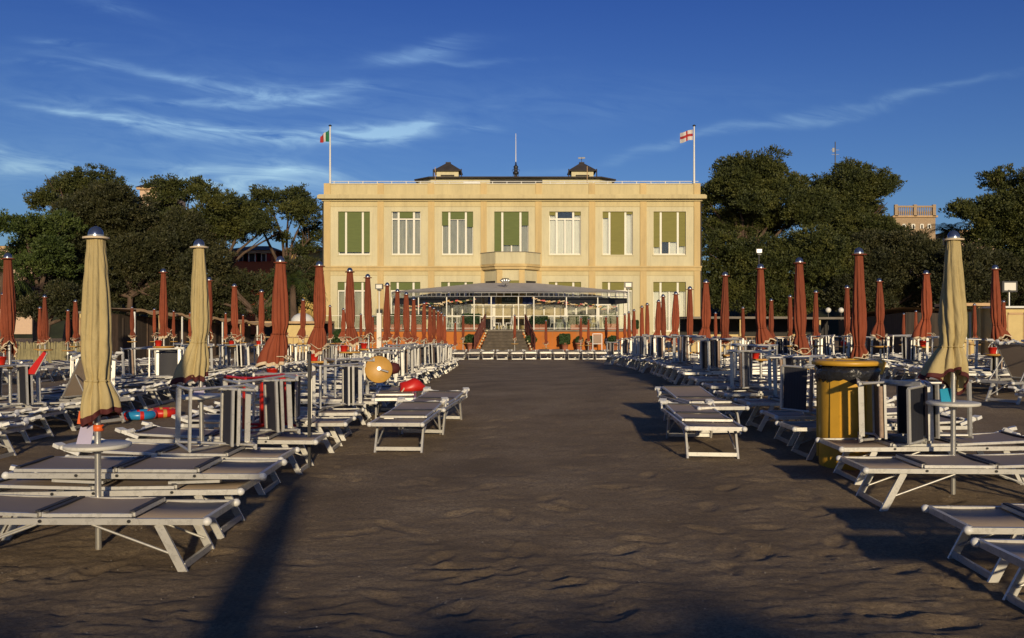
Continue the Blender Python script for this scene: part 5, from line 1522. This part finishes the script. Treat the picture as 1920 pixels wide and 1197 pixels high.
# near right (foot end towards -X)
bed(3.62, 4.92, PI - .02, 'sunbed cut by the right edge, nearest the camera at the lower right corner', GR)
bed(3.76, 5.86, PI - .03, 'second nearest sunbed at right with raised dark seat panel, cut by the frame', GR)
bed(3.86, 7.78, PI, 'taupe sunbed right, before the beige parasol pole with white table', GR)
bed(4.02, 8.80, PI + .02, 'taupe sunbed right, behind the beige parasol pole, under tipped armchairs', GR)
bed(3.98, 10.05, PI + .01, 'taupe sunbed just left of the yellow bin with armchair frame on it', GR)
bed(4.05, 10.95, PI, 'taupe sunbed behind the yellow bin, second beyond it', GR)
for i, (px, Y, tp, colr, var) in enumerate(R1):
    if i < 2: continue
    for k, dy in enumerate((-.62, .42)):
        y = Y + dy + rn.uniform(-.06, .06)
        x = 3.98 + rn.uniform(-.07, .07) + max(0, (Y - 15) * .034)
        bed(x, y, PI + rn.uniform(-.03, .03), 'white framed sunbed %s the %s parasol %s' % ('just before' if k == 0 else 'just beyond', ordn(i), 'of the row right of the path'), GR, 'blue' if (i == 10 and k) else 'flat')
# loungers in the path, feet towards the camera
GP = 'sunbeds standing lengthwise in the sand path'
bed(-1.27, 11.30, -PI / 2 + -.06, 'taupe sunbed pointing at the camera in the path, nearer of the left pair', GP, dz=.02)
bed(-1.10, 12.75, -PI / 2 + -.10, 'taupe sunbed behind the nearer one in the left of the path', GP, 'flat', .02)
bed(2.20, 10.62, -PI / 2 + -.03, 'taupe sunbed pointing at the camera in the path, nearer of the right pair', GP, dz=.02)
bed(2.52, 12.15, -PI / 2 + .10, 'taupe sunbed behind the nearer one in the right of the path', GP, 'flat', .03)
# outer rows: head end with crumpled sunshade towards the aisle
GL2, GR2 = 'sunbeds in the outer left row', 'sunbeds in the outer right row'
for i, (px, Y, tp, colr, var) in enumerate(L2):
    for k, dy in enumerate((-1.6, -.65, .4)):
        y = Y + dy + rn.uniform(-.06, .06)
        bed(-6.95 + rn.uniform(-.06, .06) - max(0, Y - 25) * .03, y, PI + rn.uniform(-.04, .04), 'white framed sunbed %s the %s parasol of the outer left row' % (('well before', 'just before', 'just beyond')[k], ordn(i)), GL2, 'blue' if (i in (4, 6) and k == 2) else 'flat')
for i, (px, Y, tp, colr, var) in enumerate(R2):
    for k, dy in enumerate((-1.5, -.62, .42)):
        y = Y + dy + rn.uniform(-.06, .06)
        if i == 0 and k < 2: continue
        bed(8.5 + rn.uniform(-.06, .06) + max(0, Y - 28) * .03, y, rn.uniform(-.04, .04), 'white framed sunbed %s the %s parasol of the outer right row' % (('well before', 'just before', 'just beyond')[k], ordn(i)), GR2)
bed(8.6, 14.95, .45, 'sunbed with raised dark backrest at the right edge of the view', GR2, 'raised')
bed(8.5, 13.3, .08, 'sunbed with frame lying low at the right edge, before the raised one', GR2, 'flat', -.06)
bed(-6.5, 13.4, PI - .5, 'sunbed with raised charcoal backrest behind the nearest beige parasol', GL2, 'raised', .05)
bed(-6.5, 10.15, PI - .02, 'taupe sunbed at the far left edge, nearest of the outer left row', GL2)
# third rows far out at both sides
for j, (bx, y0, y1, gname, lab, sgn) in enumerate([(-12.6, 19, 40, 'sunbeds far out on the left', 'far left block', 1), (13.6, 22, 42, 'sunbeds far out on the right', 'far right block', -1)]):
    y = y0; i = 0
    while y < y1 and i < 20:
        bed(bx + rn.uniform(-.2, .2) - sgn * max(0, (y - y0)) * .02, y, (0 if sgn > 0 else PI) + rn.uniform(-.04, .04), 'small distant sunbed in the %s, %s from the camera' % (lab, ordn(i)), gname); y += 1.05; i += 1
# cross row in front of the terrace
for i in range(20):
    x = -5.6 + i * .73 + rn.uniform(-.05, .05)
    bed(x, 47.2 + rn.uniform(-.1, .1), -PI / 2 + rn.uniform(-.04, .04), 'sunbed facing the camera below the stairs, %s from left in the cross row' % ordn(i), 'sunbeds in the cross row before the terrace')

# armchairs tipped on their sides
def ch(x, y, rz, lab, kind='dark', dz=0): chair_on(x, y, gz(x, y) + BEDTOP + dz, rz, lab, kind)
ch(-3.02, 8.30, .10, 'armchair lying on its side on the third left sunbed, nearest one')
ch(-2.82, 9.10, .22, 'armchair on its side behind the nearest tipped one on the left')
ch(-2.95, 10.5, -.12, 'armchair on its side before the third left parasol')
ch(-3.0, 9.75, .4, 'red framed armchair on its side among the left sunbeds', 'red')
ch(-2.62, 12.1, .10, 'armchair on its side beyond the third left parasol, left of the ochre table')
for i, (px, Y, tp, colr, var) in enumerate(L1):
    if i < 3: continue
    for k, dy in enumerate(((-.5, .5) if i < 12 else (0.2,))):
        if (i == 3 and k) or (i % 3 == 2 and k): continue
        ch(-2.70 + rn.uniform(-.25, .2) - max(0, Y - 25) * .02, Y + dy, rn.uniform(-.25, .3), 'armchair lying on its side %s the %s parasol left of the path' % (('just before', 'just beyond')[k], ordn(i)))
ch(4.0, 8.72, PI + .10, 'armchair on its side in front of the yellow bin, left one')
ch(4.30, 9.0, PI - .25, 'armchair on its side between yellow bin and beige parasol')
ch(3.9, 10.1, PI + .3, 'armchair frame on its side just left of the yellow bin')
for i, (px, Y, tp, colr, var) in enumerate(R1):
    if i < 2: continue
    for k, dy in enumerate((-.5, .5)):
        if (i > 10 or i % 3 == 0) and k: continue
        ch(3.95 + rn.uniform(-.25, .2) + max(0, (Y - 15) * .034), Y + dy, PI + rn.uniform(-.3, .2), 'armchair lying on its side %s the %s parasol right of the path' % (('just before', 'just beyond')[k], ordn(i)))
for i, (px, Y, tp, colr, var) in enumerate(L2):
    ch(-6.9 + rn.uniform(-.3, .3) - max(0, Y - 25) * .03, Y - .6, rn.uniform(-.3, .3), 'armchair lying on its side before the %s parasol of the outer left row' % ordn(i))
    if i < 9: ch(-7.1 + rn.uniform(-.3, .3) - max(0, Y - 25) * .03, Y + .5, PI + rn.uniform(-.3, .3), 'armchair lying on its side beyond the %s parasol of the outer left row' % ordn(i))
for i, (px, Y, tp, colr, var) in enumerate(R2):
    ch(8.4 + rn.uniform(-.3, .3) + max(0, Y - 28) * .03, Y + .5, rn.uniform(-.3, .3), 'armchair lying on its side beyond the %s parasol of the outer right row' % ordn(i))
    if 0 < i < 8: ch(8.2 + rn.uniform(-.3, .3) + max(0, Y - 28) * .03, Y - .6, rn.uniform(-.3, .3), 'armchair lying on its side before the %s parasol of the outer right row' % ordn(i))


# ------------------------------------------------------------------ yellow bin and the small things
def bin_():
    x, y = PX(1584, 9.5), 9.45; z = gz(x, y)
    e = empty('litter_bin', (x, y, z), .2, 'big yellow cylindrical litter bin with black bag under its rim', 'bin')
    H = 1.02; mb = MB(); prof = [(.262, -.03), (.272, .02), (.275, .05), (.292, H - .1), (.298, H - .03)]
    mb.lathe(prof, 40)
    for k in range(5):
        a = k * 2 * PI / 5; mb.box((math.cos(a) * .285, math.sin(a) * .285, H * .5), (.02, .10, H * .82), 0, a)
    mb.build('drum', M['bin_yellow'], e)
    mb = MB(); r = random.Random(1); n = 40; vs = []; fs = []
    for i, (rr, zz) in enumerate([(.30, H - .13), (.318, H - .10), (.322, H - .03), (.31, H + .015), (.28, H + .02)]):
        for j in range(n): q = r.uniform(-.014, .014); vs.append(((rr + q) * math.cos(2 * PI * j / n), (rr + q) * math.sin(2 * PI * j / n), zz + r.uniform(-.015, .015) * (3 if i == 0 else 1)))
    for i in range(4):
        for j in range(n): a = i * n + j; b = i * n + (j + 1) % n; fs.append((a, b, b + n, a + n))
    mb.add(vs, fs, 0, True); mb.build('bin_bag', M['bag'], e)
    mb = MB(); mb.lathe([(.20, H + .045), (.315, H + .03), (.345, H + .035), (.35, H + .065), (.335, H + .08), (.22, H + .09), (.2, H + .07)], 40, cap=False); mb.box((-.1, -.05, H + .075), (.28, .10, .035), 0, .2); mb.box((.33, -.08, H + .01), (.08, .06, .14), 0, .2, .4)
    mb.build('lid_rim', M['bin_yellow'], e)
bin_()


def on_table(k, dx, dy): x, y, z = POLES[k]; return (x + dx, y + dy, z + .735 + .019)


def cover(loc, lab, m1, m2, h=.14):
    e = empty('menu_holder', loc, .3, lab, 'menu holder'); mb = MB(); mb.add([(-.06, 0, 0), (.04, -.03, 0), (.06, .02, h), (-.035, .045, h * .9), (-.06, .012, 0), (.04, -.018, 0), (.06, .032, h), (-.035, .057, h * .9)], [(0, 1, 2, 3), (7, 6, 5, 4), (0, 4, 5, 1), (3, 2, 6, 7), (0, 3, 7, 4), (1, 5, 6, 2)])
    mb.build('sleeve', M[m1], e)
    if m2: mb = MB(); mb.box((.0, .02, h + .04), (.10, .012, .09), 0, .2, .15); mb.build('card', M[m2], e)
cover(on_table(0, -.085, -.02), 'lilac and orange card holder on the nearest white parasol table', 'card', 'orange_plastic')
def clamp(k, lab, m):
    x, y, z = POLES[k]; e = empty('pole_clamp', (x, y, z + .735 + .13), 0, lab, 'clamp'); mb = MB(); mb.lathe([(.0235, -.022), (.035, -.022), (.037, 0), (.035, .022), (.0235, .022)], 16, cap=False); mb.build('collar', M[m], e)
    mb = MB(); mb.tube([(.03, -.01, 0), (.075, -.03, .03)], .008, 6); mb.build('lever', M['black'], e)
clamp(0, 'orange red clamp round the nearest left parasol pole', 'orange_plastic')
k_r = len(L1)
cover(on_table(k_r, -.05, .01), 'teal blue folded card on the white table of the right beige parasol', 'teal', None, .12)
cover(on_table(1, -.02, -.03), 'small lilac card holder on the second left parasol table', 'card', None, .09)

tubs = [(2, 'third parasol left of the path'), (3, 'fourth parasol left of the path'), (5, 'sixth parasol left of the path'), (4, 'fifth parasol left of the path'), (7, 'eighth parasol left of the path')]
base2 = len(L1) + len(R1)
for i in (0, 2, 4, 5, 6): tubs.append((base2 + i, '%s parasol of the outer left row' % ordn(i)))
base3 = base2 + len(L2)
for i in (0, 1, 3, 4): tubs.append((base3 + i, '%s parasol of the outer right row' % ordn(i)))
for i in (3, 5, 8): tubs.append((len(L1) + i, '%s parasol right of the path' % ordn(i)))
for k, wh in tubs: inst(TUB, on_table(k, rn.uniform(-.12, -.07), rn.uniform(-.08, .02)), (0, 0, rn.uniform(0, 3)), 'small red bucket on the table of the ' + wh, 'bucket', 'red buckets on parasol tables')


def loose_table():
    Y = 13.6; x = PX(710, Y); z = PZ(693, Y)
    e = empty('table_top', (x, Y, z), 0, 'round ochre table top standing on edge against sunbeds left of the path', 'table top'); e.rotation_euler = (R(78), 0, R(12))
    mb = MB(); mb.lathe([(.01, -.012), (.20, -.012), (.208, 0), (.20, .014), (.01, .014)], 30); mb.build('disc', M['table_ochre'], e)
    mb = MB(); mb.tube([(0, 0, .014), (0, 0, .09)], .03, 12); mb.tube([(0, 0, .03), (.14, -.05, .06)], .016, 8); mb.build('hub', M['steel'], e)
    e2 = empty('red_float', (PX(737, 13.9), 13.9, PZ(697, 13.9)), 0, 'dark red swimming float behind the ochre table top', 'float')
    mb = MB(); mb.lathe([(.02, -.09), (.09, -.07), (.115, 0), (.09, .07), (.02, .09)], 18, (0, 0, .05)); mb.build('body', M['dark_trim'], e2)
    mb = MB(); mb.tube([(-.08, 0, .12), (0, 0, .18), (.08, 0, .12)], .01, 6); mb.build('handle', M['plastic_white'], e2)
loose_table()


def red_bag():
    Y = 14.4; e = empty('beach_bag', (PX(772, Y), Y, gz(-1.6, Y) + .36), .2, 'slumped bright red bag behind the sunbeds in the left of the path', 'bag')
    mb = MB(); mb.lathe([(.06, 0), (.19, .01), (.21, .07), (.16, .15), (.07, .19), (.02, .185)], 18); mb.v = [(a * 1.0 + .03 * math.sin(c * 30 + b * 14), b * .6, c * (1 + .15 * math.sin(a * 17))) for a, b, c in mb.v]; mb.build('body', M['redplastic'], e)
    mb = MB(); mb.tube([(-.1, 0, .14), (-.13, -.1, .05), (-.17, -.12, 0)], .012, 6, 0); mb.build('strap', M['cream_trim'], e)
    Yb = 14.2; x = PX(772, Yb); b = bed(x - .25, Yb, -PI / 2 + .1, 'sunbed half hidden behind the pair in the left of the path', 'sunbeds standing lengthwise in the sand path')
red_bag()


def black_post():
    Y = 9.55; x = PX(580, Y); e = empty('black_post', (x, Y, gz(x, Y)), 0, 'upright black metal post among the tipped armchairs on the left', 'post')
    H = PZ(664, Y) - gz(x, Y); mb = MB(); mb.bar((0, 0, -.1), (0, 0, H), .03, .03); mb.build('shaft', M['black'], e); mb = MB(); mb.lathe([(.02, 0), (.026, .01), (.02, .03)], 10, (0, 0, H)); mb.build('knob', M['black'], e)
black_post()


def toys():
    for i, (px, Y, m1, m2, lab, rr) in enumerate([(262, 13.9, 'pool_blue', 'redplastic', 'blue and red inflatable ring under the sunbeds at left', .2), (305, 14.2, 'redplastic', 'table_ochre', 'red and yellow inflatable ring right of the blue one', .19)]):
        x = PX(px, Y); e = empty('swim_ring', (x, Y, gz(x, Y) + .07), 0, lab, 'swim ring', 'inflatable swim rings'); mb = MB()
        n = 28; mb.tube([(rr * math.cos(2 * PI * j / n), rr * math.sin(2 * PI * j / n), 0) for j in range(n + 1)], .065, 12, caps=False); mb.build('ring', M[m1], e)
        for q in range(6):
            mb = MB(); a = q * PI / 3; mb.tube([(rr * math.cos(a + d), rr * math.sin(a + d), 0) for d in (-.12, 0, .12)], .068, 12); mb.build('stripe', M[m2], e)
toys()


def red_backrest_chair():
    Y = 12.0; x = PX(62, Y); e = empty('beach_chair', (x, Y, PZ(702, Y)), -.2, 'bright red folded canvas seat standing on a left sunbed', 'beach chair'); 
    mb = MB(); mb.add([(-.12, 0, 0), (.02, 0, 0), (.17, .03, .27), (.13, .03, .30), (-.12, .03, 0), (.02, .03, 0), (.17, .06, .27), (.13, .06, .30)], [(0, 1, 2, 3), (7, 6, 5, 4), (0, 4, 5, 1), (3, 2, 6, 7), (0, 3, 7, 4), (1, 5, 6, 2)]); mb.build('canvas', M['redplastic'], e)
    mb = MB(); mb.tube([(.02, .015, 0), (.175, .045, .28)], .012, 6); mb.build('frame', M['alu'], e)
red_backrest_chair()

# added behind the camera, unseen: a parasol and a screen casting the foreground shadows
o = inst(PAR['red'][0], (-.66, -1.2, -.02), (0, 0, 0), 'unseen closed parasol added behind the photographer to cast the shadow streak', 'parasol', None)
o.scale = (2.1, 2.1, 1.0)  # widened so the streak it casts on the sand is broader
def shadow_screen():
    e = empty('shadow_screen', (0, -4.6, -.25), 0, 'unseen canvas screen added behind the photographer to shade the near sand', 'shadow_screen')  # unseen light blocker, its wavy top shapes the shadow edge
    n = 90; vs = []; fs = []; mb = MB()
    for i in range(n + 1):
        x = -7 + 15 * i / n; h = 2.34 + .08 * math.sin(x * 1.1 + .4) + .07 * math.sin(x * 3.1) + .04 * math.sin(x * 8.3) - .2 * math.exp(-((x - .5) / .5) ** 2); yv = .06 * math.sin(x * 2.4)
        vs += [(x, yv, 0), (x, yv, h)]
    for i in range(n): fs.append((2 * i, 2 * i + 2, 2 * i + 3, 2 * i + 1))
    mb.add(vs, fs, 0, True); mb.build('canvas', M['canvas'], e)
    for k in range(8):
        mb = MB(); mb.tube([(-7 + 15 * k / 7, -.06, 0), (-7 + 15 * k / 7, -.06, 2.1)], .03, 6); mb.build('pole', M['wood'], e)
shadow_screen()

# pebbles and shell bits on the sand
def pebbles():
    r = np.random.default_rng(3); co = []; q = []
    for i in range(2600):
        y = 4.3 + 16 * r.random() ** 1.7; x = (r.random() - .5) * 1.15 * y
        z = gz(x, y) + r.uniform(.0, .012); s_ = r.uniform(.002, .0065) * (1 + (y - 4) * .02)
        b = len(co); o_ = r.uniform(.6, 1.4, 6) * s_
        co += [(x - o_[0], y, z), (x, y - o_[1], z), (x + o_[2], y, z), (x, y + o_[3], z), (x, y, z + o_[4] * .7), (x, y, z - o_[5])]
        for a, c in ((0, 1), (1, 2), (2, 3), (3, 0)): q += [(b + a, b + c, b + 4, b + 4), ]
    me = bpy.data.meshes.new('pebbles'); me.from_pydata(co, [], [t[:3] for t in q]); me.materials.append(mat('pebble', (0.42, 0.38, 0.32), .8, var=.5, scale=1.5, color2=(.12, .09, .07)))
    o = bpy.data.objects.new('pebbles', me); COL.objects.link(o); tag(o, 'tiny pebbles and shell fragments scattered over the sand', 'pebbles', kind='stuff')
pebbles()

# drop prototypes that found no use
for p in list(BEDS.values()) + list(CHAIRS.values()) + PAR['red'] + PAR['beige'] + [TUB]:
    if p.name not in USED:
        for c_ in kids(p):
            for g_ in kids(c_): bpy.data.objects.remove(g_)
            bpy.data.objects.remove(c_)
        bpy.data.objects.remove(p)
print('leaf quads', sum(len(o.data.polygons) for o in COL.objects if o.type == 'MESH' and o.name.startswith('crown')));print('objects', len(COL.objects), 'beds+chairs', CHN)
